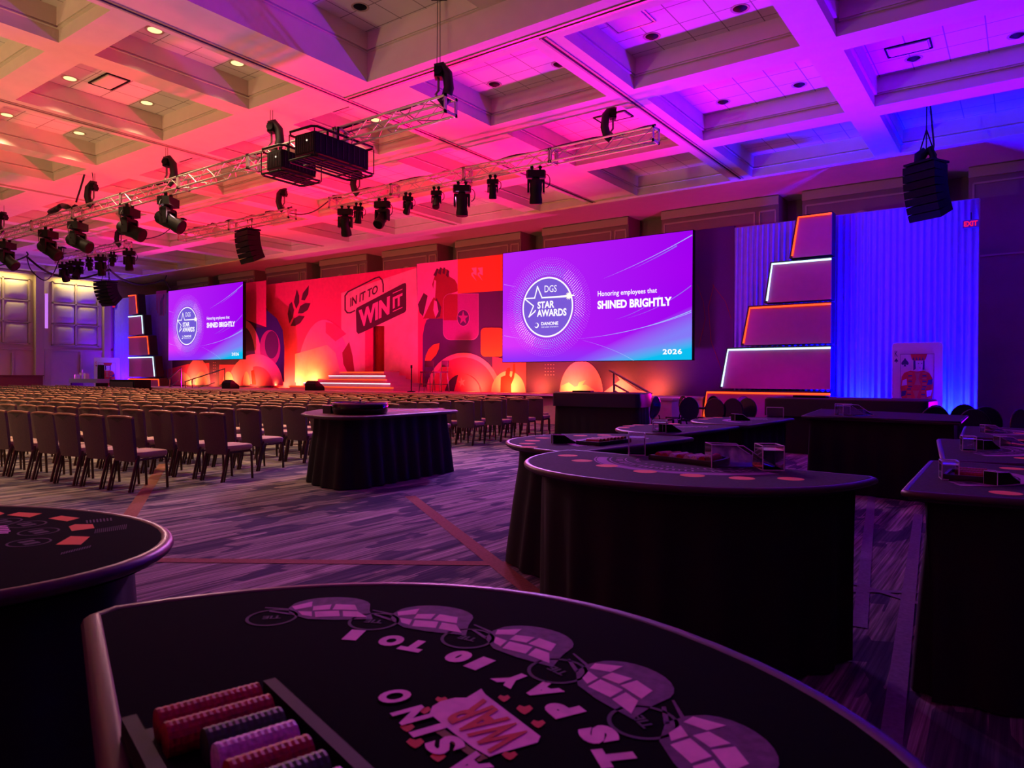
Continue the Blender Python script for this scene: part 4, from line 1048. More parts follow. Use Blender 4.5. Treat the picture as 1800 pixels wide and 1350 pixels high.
b = MB(); b.lathe([(.001, 0), (.16, 0), (.16, .02), (.03, .04), (.001, .05)], n=20); b.build('base', BLACK, t); b = MB(); b.tube([(0, 0, .03), (0, 0, .95)], .02, 8); b.build('pole', BLACK, t)
b = MB(); b.tube([(0, 0, .9), (0, 0, 1.02)], .035, 8); b.build('head', BLACK, t)
def monitor(label, x, y, z, rz, s=1.):
    t = thing('stage_monitor', label, 'speaker', (x, y, z), rz, 'floor speakers by the stage')
    b = MB(); w, d, h = .6*s, .42*s, .36*s
    b.add([(-w/2, -d/2, 0), (w/2, -d/2, 0), (w/2, d/2, 0), (-w/2, d/2, 0), (-w/2, -d/2, h*.35), (w/2, -d/2, h*.35), (w/2, d*.25, h), (-w/2, d*.25, h), (w/2, d/2, h*.7), (-w/2, d/2, h*.7)],
          [(3, 2, 1, 0), (0, 1, 5, 4), (4, 5, 6, 7), (7, 6, 8, 9), (9, 8, 2, 3), (1, 2, 8, 6, 5), (0, 4, 7, 9, 3)]); b.build('cabinet', BLACKP, t)
    b = MB(); b.add([(-w*.44, -d/2+.0, h*.38), (w*.44, -d/2, h*.38), (w*.44, d*.22, h*.99), (-w*.44, d*.22, h*.99)], [(0, 1, 2, 3)]); o = b.build('grille', GREYP, t, loc=(0, -.012, .012))
for px, py, lab in ((400, 682, 'black floor monitor at the left front of the stage, right of the stairs'), (548, 690, 'black floor monitor at the centre front of the stage')):
    p = Yp(px, py, 18.6); monitor(lab, p.x, 18.75, SZ, PI, 1.1)
p = Yp(256, 676, 19.0)
t = thing('subwoofer', 'wide black subwoofer standing before the foot of the left tower', 'speaker', (p.x+.6, 17.9, 0))
b = MB(); b.box((0, 0, .62), (2.6, .8, 1.24)); b.build('cabinet', BLACKP, t); b = MB(); b.box((0, -.42, .62), (2.3, .03, 1.05)); b.build('grille', GREYP, t)
# sound desk at the far left
p = Yp(157, 664, 17.8); X = p.x
t = thing('sound_desk', 'small grey sound desk table at the far left beside the giant card', 'table', (X, 17.8, 0), .3)
b = MB(); b.box((0, 0, 1.16), (2.0, .8, .22)); b.build('desktop', mat('desk_grey', (120, 120, 170), .5), t)
for sx in (-1, 1): b = MB(); b.box((sx*.9, 0, .53), (.08, .7, 1.05)); b.build('leg', BLACK, t)
for k, (dx, h_, lab) in enumerate(((-.85, .22, 'small pale device standing at the left end of the sound desk'), (-.5, .5, 'slim pale lamp standing on the sound desk'), (-.2, .28, 'pale microphone box on the sound desk'), (.8, .75, 'dark tower of equipment at the right end of the sound desk'))):
    b = MB(); b.box((0, 0, h_/2), (.2 if k != 3 else .34, .2, h_*(1 if k != 1 else .3))); b.tube([(0, 0, 0), (0, 0, h_)], .04, 8)
    o = b.build('desk_device', CARDW if k < 3 else BLACKP, loc=(X+dx, 17.8+dx*.3, 1.275)); tag(o, lab, 'device')
p = Yp(20, 661, 15.6)
t = thing('reddish_side_table', 'long low reddish-brown side counter at the left photo edge', 'counter', (XL+.9, 15.9, 0))
b = MB(); b.box((0, 0, .95), (.9, 3.2, .9)); b.build('body', mat('red_brown_wood', (110, 40, 50), .5, noise=.1), t)
b = MB(); b.box((0, 0, .25), (.8, 3.0, .5)); b.build('plinth', BLACK, t); b = MB(); b.box((0, 0, 1.43), (1.0, 3.3, .06)); b.build('top', mat('red_brown_wood', (110, 40, 50)), t)

# ------------------------------------------------------------------ casino tables
def d_outline(c, n, a, b, k=2.2, back=.04, cnt=36):
    c = Vector((c[0], c[1])); n = Vector(n).normalized(); e = Vector((n.y, -n.x)); out = []
    for i in range(cnt+1):
        t = PI*i/cnt; cs, sn = math.cos(t), math.sin(t)
        u = a*math.copysign(abs(cs)**(2/k), cs); v = b*abs(sn)**(2/k)
        out.append(c+e*u+n*v)
    out += [c-e*(a-.03)-n*back, c+e*(a-.03)-n*back]
    return [(p.x, p.y) for p in out]
def inset(poly, d):
    n = len(poly); out = []; A_ = sum(poly[i][0]*poly[(i+1) % n][1]-poly[(i+1) % n][0]*poly[i][1] for i in range(n)); s = 1 if A_ > 0 else -1
    for i in range(n):
        p, q, r_ = Vector(poly[i-1]), Vector(poly[i]), Vector(poly[(i+1) % n])
        t = ((q-p).normalized()+(r_-q).normalized());
        if t.length < 1e-4: t = q-p
        t.normalize(); m_ = Vector((-t.y, t.x))*s; out.append(tuple(q+m_*d))
    return out
def resample(poly, step):
    out = []; n = len(poly)
    for i in range(n):
        p, q = Vector(poly[i]), Vector(poly[(i+1) % n]); k = max(1, round((q-p).length/step))
        out += [tuple(p.lerp(q, j/k)) for j in range(k)]
    return out
def casino_table(name, label, outline, z, flare=.06, ins=.09, cat='table', group=None, felt=None, rail=.02, amp=.012, corner=0):
    cx = sum(p[0] for p in outline)/len(outline); cy = sum(p[1] for p in outline)/len(outline)
    O = [(x-cx, y-cy) for x, y in outline]
    t = thing(name, label, cat, (cx, cy, 0), 0, group)
    b = MB(); b.prism(inset(O, .012), z-.045, z); b.build('table_top', felt or FELT2, t)
    b = MB(); b.tube([(x, y, z-.016) for x, y in O], rail, 10, closed=True, r2=rail*.85); b.build('padded_rail', RAIL, t, smooth=60)
    S = resample(inset(O, ins), .03); n = len(S); rnd = random.Random(int(cx*100)); ph = 0; vs = []
    off = []
    for k in range(n): ph += rnd.uniform(.5, .9); off.append(math.sin(ph))
    N = [Vector(inset(S, 1)[k])-Vector(S[k]) for k in range(n)]
    for zz, am, fl in ((z-.05, .3, 0), (z-.2, .8, .08), (z*.5, 1.2, .45), (.012, 1.6, 1.)):
        for k in range(n):
            p = Vector(S[k]) - N[k]*(amp*am*off[k]+flare*fl); vs.append((p.x, p.y, zz))
    b = MB(); b.add(vs, [(r_*n+(k+1) % n, r_*n+k, (r_+1)*n+k, (r_+1)*n+(k+1) % n) for r_ in range(3) for k in range(n)])
    b.build('skirt', DRAPE, t, smooth=80)
    return t, Vector((cx, cy, z))
def flatpoly(mb, pts, z, mi=0):
    n = len(pts); a = sum(pts[i][0]*pts[(i+1) % n][1]-pts[(i+1) % n][0]*pts[i][1] for i in range(n))
    if a < 0: pts = pts[::-1]
    mb.add([(x, y, z) for x, y in pts], [tuple(range(n))], mi)
def arc_print(mb, c, n, rads, z, span=(25, 155), mi=0, seed=1):
    """printed rings of tiny unreadable lettering"""
    rnd = random.Random(seed); n = Vector(n).normalized(); a0 = math.atan2(n.y, n.x)-PI/2
    for r_, kind in rads:
        A0, A1 = (math.radians(q)+a0 for q in span)
        if kind == 'line':
            k = 40
            for i in range(k):
                a, b = A0+(A1-A0)*i/k, A0+(A1-A0)*(i+1)/k
                flatpoly(mb, [(c[0]+q*math.cos(w_), c[1]+q*math.sin(w_)) for q, w_ in ((r_, a), (r_+.009, a), (r_+.009, b), (r_, b))], z, mi)
        elif kind == 'band':
            k = 40
            for i in range(k):
                a, b = A0+(A1-A0)*i/k, A0+(A1-A0)*(i+1)/k
                flatpoly(mb, [(c[0]+q*math.cos(w_), c[1]+q*math.sin(w_)) for q, w_ in ((r_, a), (r_+.06, a), (r_+.06, b), (r_, b))], z, mi)
        else:
            s = .022/r_; a = A0
            while a < A1:
                w_ = s*rnd.uniform(.6, 1.3); h = kind*rnd.uniform(.6, 1)
                if rnd.random() < .82: flatpoly(mb, [(c[0]+q*math.cos(v), c[1]+q*math.sin(v)) for q, v in ((r_, a), (r_+h, a+w_*.3), (r_+h, a+w_), (r_, a+w_*.6))], z, mi)
                a += s*1.5
def cir(c, r_, n=28): return [(c[0]+r_*math.cos(2*PI*k/n), c[1]+r_*math.sin(2*PI*k/n)) for k in range(n)]
def local(pts, o): return [(p[0]-o.x, p[1]-o.y) for p in pts]

def acrylic_box(name, label, p, rz, sx, sy, sz, cat, slot=False, group=None):
    t = thing(name, label, cat, p, rz, group); b = MB(); th = .004
    b.box((-sx/2, 0, sz/2), (th, sy, sz)); b.box((sx/2, 0, sz/2), (th, sy, sz)); b.box((0, sy/2, sz/2), (sx, th, sz)); b.box((0, 0, .004), (sx, sy, th))
    b.build('clear_wall', ACRYL, t)
    b = MB(); e = .0045
    for x in (-sx/2, sx/2):
        for y in (-sy/2, sy/2): b.box((x, y, sz/2), (e, e, sz))
    for z_ in (.002, sz):
        for y in (-sy/2, sy/2): b.box((0, y, z_), (sx, e, e))
        for x in (-sx/2, sx/2): b.box((x, 0, z_), (e, sy, e))
    b.box((0, 0, .005), (sx*.98, sy*.98, .002)); 
    if slot: b.box((0, 0, sz*.82), (sx*.98, sy*.98, .003))
    b.build('bright_edge', ACEDGE, t); return t
def card_shoe(label, p, rz, s=1., dark=False):
    t = thing('card_shoe', label, 'card shoe', p, rz, 'clear card shoes'); b = MB(); w, l, h = .11*s, .30*s, .11*s
    m_ = BLACKP if dark else ACRYL
    for sx in (-1, 1): b.add([(sx*w/2, -l/2, 0), (sx*w/2, l/2, 0), (sx*w/2, l/2, h), (sx*w/2, 0, h*.95), (sx*w/2, -l*.25, h*.5), (sx*w/2, -l/2, .01)], [(0, 1, 2, 3, 4, 5)])
    b.box((0, l/2, h/2), (w, .005, h)); b.box((0, 0, .004), (w, l, .005)); b.build('clear_body' if not dark else 'dark_body', m_, t)
    b = MB()
    for sx in (-1, 1): b.tube([(sx*w/2, l/2, 0), (sx*w/2, l/2, h), (sx*w/2, 0, h*.95), (sx*w/2, -l*.25, h*.5), (sx*w/2, -l/2, .01)], .0028, 5)
    b.tube([(-w/2, l/2, h), (w/2, l/2, h)], .0028, 5); b.build('bright_edge', ACEDGE, t)
    b = MB(); b.add([(-w*.42, -l/2, .012), (w*.42, -l/2, .012), (w*.42, -l*.22, h*.5), (-w*.42, -l*.22, h*.5)], [(0, 1, 2, 3)]); b.build('sloping_front', GREYP if dark else ACRYL, t)
def chip_tray(label, p, rz, n=8, w=.06, l=.2, mats=None, zt=0.):
    t = thing('chip_tray', label, 'chip tray', p, rz, 'trays of casino chips'); W = n*w
    b = MB(); b.box((0, 0, .006), (W+.05, l+.05, .012))
    for s in (-1, 1): b.box((s*(W/2+.018), 0, .014), (.014, l+.05, .028)); b.box((0, s*(l/2+.018), .014), (W+.05, .014, .028))
    b.build('tray_frame', GREYP, t)
    for k in range(n):
        x = -W/2+w*(k+.5); b = MB(); L_ = l*(.95 if k % 3 else .8); m_ = int(L_/.0065)
        pts = [(x, -l/2+.0065*i, .024) for i in range(m_)]
        b.tube(pts, [(.026 if i % 2 else .0245)*w/.055 for i in range(m_)], 12); b.build('chip_row', (mats or [CHIPR, CHIPW, CHIPR, CHIPW])[k % len(mats or [0, 0, 0, 0])], t)
    return t

def ellipse_outline(c, th, a, b, cnt=56):
    n = Vector((math.cos(th), math.sin(th))); e = Vector((n.y, -n.x)); c = Vector(c)
    return [tuple(c+e*a*math.cos(2*PI*k/cnt)+n*b*math.sin(2*PI*k/cnt)) for k in range(cnt)]
# --- T1: nearest table, cut by the bottom of the photo
z1 = .92; n1 = Vector((0.3633, 0.9317)); c1 = Vector((-.775, .417))
t1, O1 = casino_table('card_game_table', 'half-round black card table nearest the camera, printed with pink letters and a red logo', d_outline(c1, n1, .806, .894, 2.2), z1, felt=FELT, rail=.023)
e1 = Vector((n1.y, -n1.x)); ac = Vector((-.77, .42))
def rad_frame(p, pivot=ac):
    d = (Vector((p.x, p.y))-pivot).normalized(); return d, Vector((-d.y, d.x))      # outward, and the reader's right
PR = MB(); zz = z1+.0012
def glyph(ch, px, py, w_, h_, mi, bold=.085, pivot=ac, z=zz):
    p = Zp(px, py, z1); d, rt = rad_frame(p, pivot); c = Vector((p.x, p.y))
    q = [c-rt*w_/2+d*h_/2, c+rt*w_/2+d*h_/2, c+rt*w_/2-d*h_/2, c-rt*w_/2-d*h_/2]
    put_text(PR, ch, [(v.x-O1.x, v.y-O1.y, z) for v in q], mi, bold, 4)
LT = [('1', 622, 1117, .028), ('O', 688, 1127, .045), ('T', 729, 1136, .045), ('0', 806, 1155, .042), ('1', 843, 1167, .028), ('Y', 901, 1195, .05), ('A', 952, 1214, .05), ('P', 990, 1247, .045), ('S', 1052, 1292, .045), ('T', 1082, 1332, .045)]
for ch, x, y, w_ in LT: glyph(ch, x, y, w_, .052, 0)
cc = Vector((-.62, .60))
for ch, x, y, w_ in (('O', 694, 1226, .042), ('N', 724, 1259, .042), ('I', 752, 1286, .016), ('S', 782, 1312, .038), ('A', 822, 1347, .045)):
    p = Zp(x, y, z1)
    d = Vector((.80, .60)).normalized() if True else 0
    # this short word runs parallel to the logo's lower edge
    c = Vector((p.x, p.y)); rt = Vector((-.93, .36)).normalized() if False else (Vector((Zp(694, 1226, z1).x, Zp(694, 1226, z1).y))-Vector((Zp(822, 1347, z1).x, Zp(822, 1347, z1).y))).normalized()
    up = Vector((-rt.y, rt.x)); h_ = .05
    up = -up if up.dot(n1) > 0 else up
    q = [c-rt*w_/2-up*h_/2, c+rt*w_/2-up*h_/2, c+rt*w_/2+up*h_/2, c-rt*w_/2+up*h_/2]
    put_text(PR, ch, [(v.x-O1.x, v.y-O1.y, zz+.001) for v in q], 0, .05, 4)
def zpoly(pts, mi, dz=0): flatpoly(PR, [(Zp(x, y, z1).x-O1.x, Zp(x, y, z1).y-O1.y) for x, y in pts], zz+dz, mi)
# red word on a pale plate
zpoly([(755, 1256), (760, 1243), (775, 1234), (800, 1228), (820, 1228), (846, 1212), (853, 1222), (950, 1296), (945, 1307), (880, 1325), (860, 1332), (832, 1316), (800, 1292)], 0, .0002)
put_text(PR, 'WAR', [(lambda v: (v.x-O1.x, v.y-O1.y, zz+.0012))(Zp(x, y, z1)) for x, y in ((940, 1298), (850, 1230), (774, 1260), (862, 1326))], 1, .03, 4)
zpoly([(770, 1275), (790, 1290), (830, 1318), (858, 1334), (840, 1340), (800, 1312), (765, 1288)], 3, .0001)
for x, y, s in ((776, 1232, 11), (746, 1250, 12), (716, 1281, 13), (730, 1308, 16), (770, 1333, 14), (886, 1229, 11), (922, 1249, 15), (946, 1274, 13), (896, 1330, 14), (842, 1334, 12)):
    zpoly([(x-s, y-s*.15), (x-s*.6, y-s*.55), (x, y-s*.35), (x+s*.6, y-s*.55), (x+s, y-s*.15), (x+s*.5, y+s*.3), (x, y+s*.55), (x-s*.5, y+s*.3)], 1)
# brick-patterned betting marks and their small ovals
for x, y, s, ang in ((578, 1070, 1., 0), (757, 1087, 1.02, 2), (927, 1128, 1.15, 9), (1092, 1200, 1.25, 13), (1256, 1312, 1.45, 17)):
    p = Zp(x, y, z1); d, rt = rad_frame(p); c = Vector((p.x, p.y)); S = .083*(1.0)
    def lp(pts, mi, dz=0): flatpoly(PR, [tuple(c+rt*(-u)*S+d*v*S-Vector((O1.x, O1.y))) for u, v in pts], zz+dz, mi)
    ar = [(math.cos(math.radians(a)), .15+.75*math.sin(math.radians(a))) for a in range(0, 181, 15)]
    lp([(1.05, -.15), (1.0, .15)]+ar[1:-1]+[(-1.0, .0), (-.85, -.45), (-.3, -.8), (.35, -.85), (1.25, -.78)], 5)
    for q in ([(-.95, .1), (-.55, .5), (-.45, .1), (-.8, -.15)], [(-.42, .12), (.0, .28), (.05, -.1), (-.35, -.2)], [(.1, .3), (.6, .25), (.75, -.15), (.12, -.12)], [(-.7, -.25), (-.35, -.28), (-.25, -.62), (-.5, -.55)],
              [(-.28, -.28), (.3, -.2), (.42, -.6), (-.15, -.68)], [(.4, -.22), (.78, -.25), (1.1, -.68), (.5, -.62)]): lp(q, 0, .0005)
    for q in ([(-1.6, .05), (-.95, -.05), (-.95, -.13), (-1.6, -.0)], [(-1.4, -.2), (-.8, -.4), (-.8, -.5), (-1.4, -.28)]): lp(q, 5)
for x, y in ((478, 1086), (657, 1093), (822, 1123), (980, 1180), (1130, 1270)):
    p = Zp(x, y, z1); c = (p.x-O1.x, p.y-O1.y); n_ = 32
    for k in range(n_):
        a, b_ = 2*PI*k/n_, 2*PI*(k+1)/n_
        flatpoly(PR, [(c[0]+q*math.cos(w_), c[1]+q*math.sin(w_)) for q, w_ in ((.044, a), (.050, a), (.050, b_), (.044, b_))], zz, 2)
    d, rt = rad_frame(p); q = [Vector(c)-rt*.018+d*.009, Vector(c)+rt*.018+d*.009, Vector(c)+rt*.018-d*.009, Vector(c)-rt*.018-d*.009]
    put_text(PR, 'TIE', [(v.x, v.y, zz) for v in q], 2, .03)
PR.build('printed_layout', [PINKP, REDP, DIMP, GOLDP, FELT2, mat('plum_print', (104, 62, 104), .85, noise=.3, scale=60)], t1)
p = (Zp(275, 1312, z1)+Zp(460, 1258, z1))/2; d_ = Zp(460, 1258, z1)-Zp(275, 1312, z1); rr_ = math.atan2(d_.y, d_.x)
perp = Vector((math.sin(rr_), -math.cos(rr_), 0)); l_ = d_.length
t = thing('chip_tray', 'open tray of red and green chips on the nearest table, cut by the bottom edge', 'chip tray', (p.x+perp.x*.17, p.y+perp.y*.17, z1), rr_, 'trays of casino chips')
b = MB(); b.box((0, 0, .004), (l_+.07, .42, .008))
for s in (-1, 1): b.box((s*(l_/2+.025), 0, .016), (.018, .42, .032))
b.build('tray_frame', BLACKP, t)
for k, m_ in enumerate((CHIPR, CHIPR, CHIPG, CHIPW, CHIPR, CHIPG, CHIPW)):
    L_ = l_*(1 if k < 2 else .75); b = MB(); n_ = int(L_/.004)
    b.tube([(-l_/2+.004*i+(l_-L_), .17-.046*k, .026) for i in range(n_)], [.0222 if i % 2 else .0214 for i in range(n_)], 16); b.build('chip_row', m_, t)

# --- T2: left foreground table with orange diamonds
t2, O2 = casino_table('card_game_table', 'rounded black card table at the left edge with orange diamond prints', ellipse_outline((-2.72, .46), .541, .65, .945), z1, felt=FELT, rail=.022)
PR = MB()
def zq(pts, mi, o, z=z1): flatpoly(PR, local([Zp(x, y, z) for x, y in pts], o), z+.0012, mi)
zq([(12, 906), (33, 901), (74, 903), (52, 910)], 0, O2); zq([(85, 912), (108, 907), (140, 911), (118, 917)], 0, O2)
zq([(121, 926), (132, 922), (163, 922), (166, 929), (126, 934)], 0, O2); zq([(98, 958), (124, 943), (158, 944), (142, 958)], 0, O2)
zq([(-20, 905), (0, 900), (8, 903), (-10, 910)], 0, O2)
for x, y in ((47, 922), (68, 935), (51, 954), (4, 917)):
    q = Zp(x, y, z1); c = (q.x-O2.x, q.y-O2.y)
    for k in range(28):
        a, b_ = 2*PI*k/28, 2*PI*(k+1)/28; flatpoly(PR, [(c[0]+r_*math.cos(w_), c[1]+r_*math.sin(w_)) for r_, w_ in ((.05, a), (.056, a), (.056, b_), (.05, b_))], z1+.0012, 1)
    for s in (-1, 1): flatpoly(PR, [(c[0]+s*.018-.012, c[1]-.02), (c[0]+s*.018+.012, c[1]-.02), (c[0]+s*.018+.012, c[1]+.02), (c[0]+s*.018-.012, c[1]+.02)], z1+.0012, 1)
for k in range(16):
    y_ = 934-k*.5; x_ = 166+k*3.6; zq([(x_, y_+4), (x_+1.6, y_+4), (x_+3, y_-3-k*.1), (x_+1.6, y_-3-k*.1)], 1, O2)
for k in range(8): x_ = 152+k*6; zq([(x_, 920-k*.6), (x_+3, 920-k*.6), (x_+2, 915-k*.6), (x_-1, 915-k*.6)], 1, O2)
for k in range(12): x_ = 106+k*4.5; zq([(x_, 976-k*1.1), (x_+3, 975-k*1.1), (x_+5, 971-k*1.1), (x_+2, 972-k*1.1)], 1, O2)
for k in range(5): zq([(-5, 925+k*3), (12+k*2.2-(k > 3)*6, 924+k*3), (12+k*2.2-(k > 3)*6, 926+k*3), (-5, 927+k*3)], 2, O2)
PR.build('printed_layout', [mat('bright_orange_print', (255, 125, 50), .8), DIMP, PINKP], t2)

# --- T4, T5, T6, T7: the row of half-round tables
grp = 'half-round card tables with orange betting spots'
def bj(label, c, n, a, b_, z, spots, zsp, felt=FELT2, r0=None, group=grp, sr=.062, flare=.02, arc_c=None):
    t, O = casino_table('card_game_table', label, d_outline(c, n, a, b_), z, felt=felt, group=group, flare=flare)
    PR = MB()
    for s in spots:
        if isinstance(s, tuple): q = Zp(s[0], s[1], zsp)
        sm = MB(); flatpoly(sm, local(cir((q.x, q.y), sr), O), z+.0013, 0); sm.build('betting_spot', ORANGE, t)
    ac_ = Vector(c)-Vector(n).normalized()*.02 if arc_c is None else arc_c
    q = (ac_[0]-O.x, ac_[1]-O.y); k = min(a, b_)
    arc_print(PR, q, n, [(k*.36, .03), (k*.44, 'line'), (k*.46, .05), (k*.535, 'line'), (k*.56, 'band'), (k*.63, 'line')], z+.0012, (22, 158), 1, int(z*1000)+int(a*10))
    PR.build('printed_layout', [ORANGE, LILAC], t); return t, O
zT4 = .92
bj('big half-round purple card table in the middle foreground with seven orange spots', (-1.552, 3.991), (-0.108, -0.994), .954, .972, zT4, [(998, 801), (1023, 810), (1067, 819), (1134, 829), (1217, 836), (1304, 841), (1390, 842)], zT4, flare=.0)
bj('half-round card table just behind and left of the big middle one', (-2.40, 4.93), (-1, .1), .85, 1.02, .91, [(954, 770), (936, 775), (927, 780), (930, 786), (982, 767), (1020, 766), (1062, 765)], .91, flare=.1)
bj('half-round card table third in the row, left of the smaller far one', (-2.49, 6.60), (-1, .05), .76, .83, .92, [(1096, 752), (1105, 749), (1122, 747), (1150, 746), (1185, 745)], .92)
bj('half-round card table fourth in the row, smallest in view by the oval-backed chairs', (-2.41, 8.41), (-1, .015), .88, .84, .92, [(1236, 737), (1245, 735), (1262, 734), (1290, 733)], .92)
p = Zp(1119, 799, zT4); acrylic_box('discard_holder', 'tall clear discard holder on the big middle card table', (p.x, p.y, zT4), .5, .1, .1, .135, 'card holder', True, 'clear discard holders')
p0, p1_ = Zp(1172, 806, zT4), Zp(1262, 818, zT4); pm = (p0+p1_)/2; d_ = p1_-p0
chip_tray('tray of pink and purple chips on the big middle card table', (pm.x, pm.y, zT4), math.atan2(d_.y, d_.x)+.1, 8, .052, .16, [CHIPR, CHIPR, CHIPW, CHIPR, CHIPW, CHIPW, CHIPR, CHIPR])
p = Zp(1300, 820, zT4); card_shoe('clear sloping card shoe on the big middle card table', (p.x, p.y, zT4), 2.2, 1.15)
p = Zp(1352, 824, zT4); acrylic_box('discard_holder', 'square clear box right of the card shoe on the big middle table', (p.x, p.y, zT4), .55, .11, .16, .13, 'card holder', True, 'clear discard holders')
p = Zp(991, 779, .91); card_shoe('small black-fronted card shoe on the table behind the big middle one', (p.x, p.y, .91), 2.3, .6, True)
p = Zp(1062, 779, .91); chip_tray('tray of chips on the table behind the big middle one', (p.x, p.y, .91), 1.5, 8, .05, .16, [CHIPR, GOLDP, CHIPR])
p = Zp(1178, 759, .92); card_shoe('black-fronted card shoe on the third table of the row', (p.x, p.y, .92), 2.5, .65, True)
p = Zp(1160, 760, .92); acrylic_box('discard_holder', 'clear box left of the shoe on the third table of the row', (p.x, p.y, .92), .3, .12, .12, .11, 'card holder', True, 'clear discard holders')
p = Zp(1302, 739, .92); card_shoe('dark card shoe on the fourth table of the row', (p.x, p.y, .92), 2.5, .7, True)
p = Zp(1362, 734, .92); acrylic_box('discard_holder', 'clear box at the right end of the fourth table of the row', (p.x, p.y, .92), .3, .2, .2, .13, 'card holder', False, 'clear discard holders')

# --- right-hand group
zr = .92
bj('nearest right-hand card table, with a black card shoe and two orange spots', (-.40, 4.24), (1, .02), .72, .93, zr, [(1780, 824), (1768, 867)], zr, group=grp, flare=.05)
bj('second card table from the front in the right-hand group', (-.45, 5.95), (1, .1), .9, .95, zr, [(1803, 806), (1800, 783)], zr)
bj('third card table from the front in the right-hand group, nearest the blue curtain', (-.44, 8.1), (1, .04), .84, .95, zr, [(1800, 774), (1795, 762)], zr)
p = Zp(1668, 842, zr); acrylic_box('discard_holder', 'clear box reflecting blue at the right edge of the nearest right-hand table', (p.x, p.y, zr), .2, .07, .1, .09, 'card holder', True, 'clear discard holders')
p = Zp(1690, 846, zr); card_shoe('black card shoe standing on the nearest right-hand table', (p.x+.16, p.y+.02, zr), 2.6, .55, True)
p = Zp(1650, 836, zr); chip_tray('tray of reddish chips on the nearest right-hand table', (p.x+.13, p.y-.03, zr), 1.55, 5, .045, .14, [CHIPR, GOLDP])
p = Zp(1702, 792, zr); acrylic_box('discard_holder', 'clear box on the second right-hand table', (p.x, p.y, zr), .2, .08, .1, .1, 'card holder', True, 'clear discard holders')
p = Zp(1735, 789, zr); card_shoe('dark card shoe on the second right-hand table', (p.x, p.y, zr), 2.6, .6, True)
p = Zp(1775, 784, zr); card_shoe('clear bright-edged card shoe on the second right-hand table', (p.x, p.y, zr), 2.2, .65)
p = Zp(1745, 760, zr); card_shoe('card shoe on the third right-hand table', (p.x, p.y, zr), 2.2, .65)

# --- T8 long roulette style table behind, and its fittings
q = [Zp(x, y, .95) for x, y in ((1411, 730), (1500, 733), (1600, 737), (1688, 741), (1690, 738), (1600, 731), (1500, 729), (1425, 727))]
t8, O8 = casino_table('long_gaming_table', 'long dark gaming table with a straight black skirt in front of the blue curtain', [(v.x, v.y) for v in (Zp(1411, 730, .95), Zp(1688, 741, .95))]+[(-.62, 11.0), (-2.6, 11.9)], .95, flare=.02, ins=.1, felt=FELT2, rail=.02)
p = Zp(1478, 730, .95); acrylic_box('discard_holder', 'clear box catching blue light at the left part of the long dark table', (p.x, p.y+.15, .95), .2, .2, .2, .14, 'card holder', True, 'clear discard holders')
p = Zp(1500, 731, .95); card_shoe('clear card shoe beside the box on the long dark table', (p.x, p.y+.15, .95), 2.2, 1.3)

# --- T3 roulette table by the chairs
q = [Zp(x, y, .92) for x, y in ((531, 726.5), (545, 729.2), (570, 731.6), (600, 732.6), (640, 732), (697, 728.4), (750, 724.8), (790, 722.4), (803, 721.2), (800, 720), (745, 718.4), (650, 717.6), (565, 719), (538, 723.5))]
O_ = [(v.x, v.y) for v in q]
t3, O3 = casino_table('roulette_table', 'roulette table with a long black skirt standing alone before the chair rows', O_, .92, flare=.09, ins=.16, felt=mat('wine_felt', (90, 22, 44), .8, noise=.1), rail=.02, amp=.02)
PR = MB(); ux = (Zp(790, 721.5, .92)-Zp(660, 724.5, .92)); 
for i in range(13):
    for j in range(3):
        a = Zp(668+i*9, 724.2-i*.33+(-j*1.3), .92); flatpoly(PR, local([(a.x-.05, a.y-.05), (a.x+.05, a.y-.06), (a.x+.06, a.y+.04), (a.x-.04, a.y+.05)], O3), .9212, (i+j) % 2)
PR.build('printed_layout', [REDP, LILAC], t3)
p = Zp(609, 729, .92); pc = Vector((p.x-.05, p.y+.28, .92))
t = thing('gaming_wheel', 'black roulette wheel with a shiny rim on the roulette table', 'wheel', pc)
b = MB(); b.lathe([(.34, 0), (.36, .03), (.37, .1), (.36, .135), (.33, .14), (.30, .12), (.26, .10), (.001, .09)], n=40); b.build('bowl', mat('lacquered_bowl', (20, 14, 18), .15), t, smooth=50)
b = MB(); b.tube([(.355*math.cos(k*PI/20), .355*math.sin(k*PI/20), .142) for k in range(40)], .012, 6, closed=True); b.build('rim', mat('shiny_rim', (200, 170, 180), .2, .6), t, smooth=60)
b = MB(); b.lathe([(.05, .09), (.03, .14), (.012, .17), (.02, .19), (.001, .2)], n=14)
for a in range(4): b.tube([(0, 0, .15), (.1*math.cos(a*PI/2), .1*math.sin(a*PI/2), .15)], .008, 6)
b.build('turret', STEEL, t, smooth=50)
b = MB(); b.lathe([(.24, .1), (.17, .095)], n=36); b.build('number_ring', CHIPR, t)
p = Zp(570, 727, .92); t = thing('chip_holder', 'small clear box left of the roulette wheel', 'chip holder', (p.x, p.y+.1, .92)); b = MB(); b.box((0, 0, .05), (.16, .12, .1)); b.build('box', GREYP, t)
b = MB(); b.box((0, 0, .105), (.17, .13, .01)); b.build('lid', ACEDGE, t)

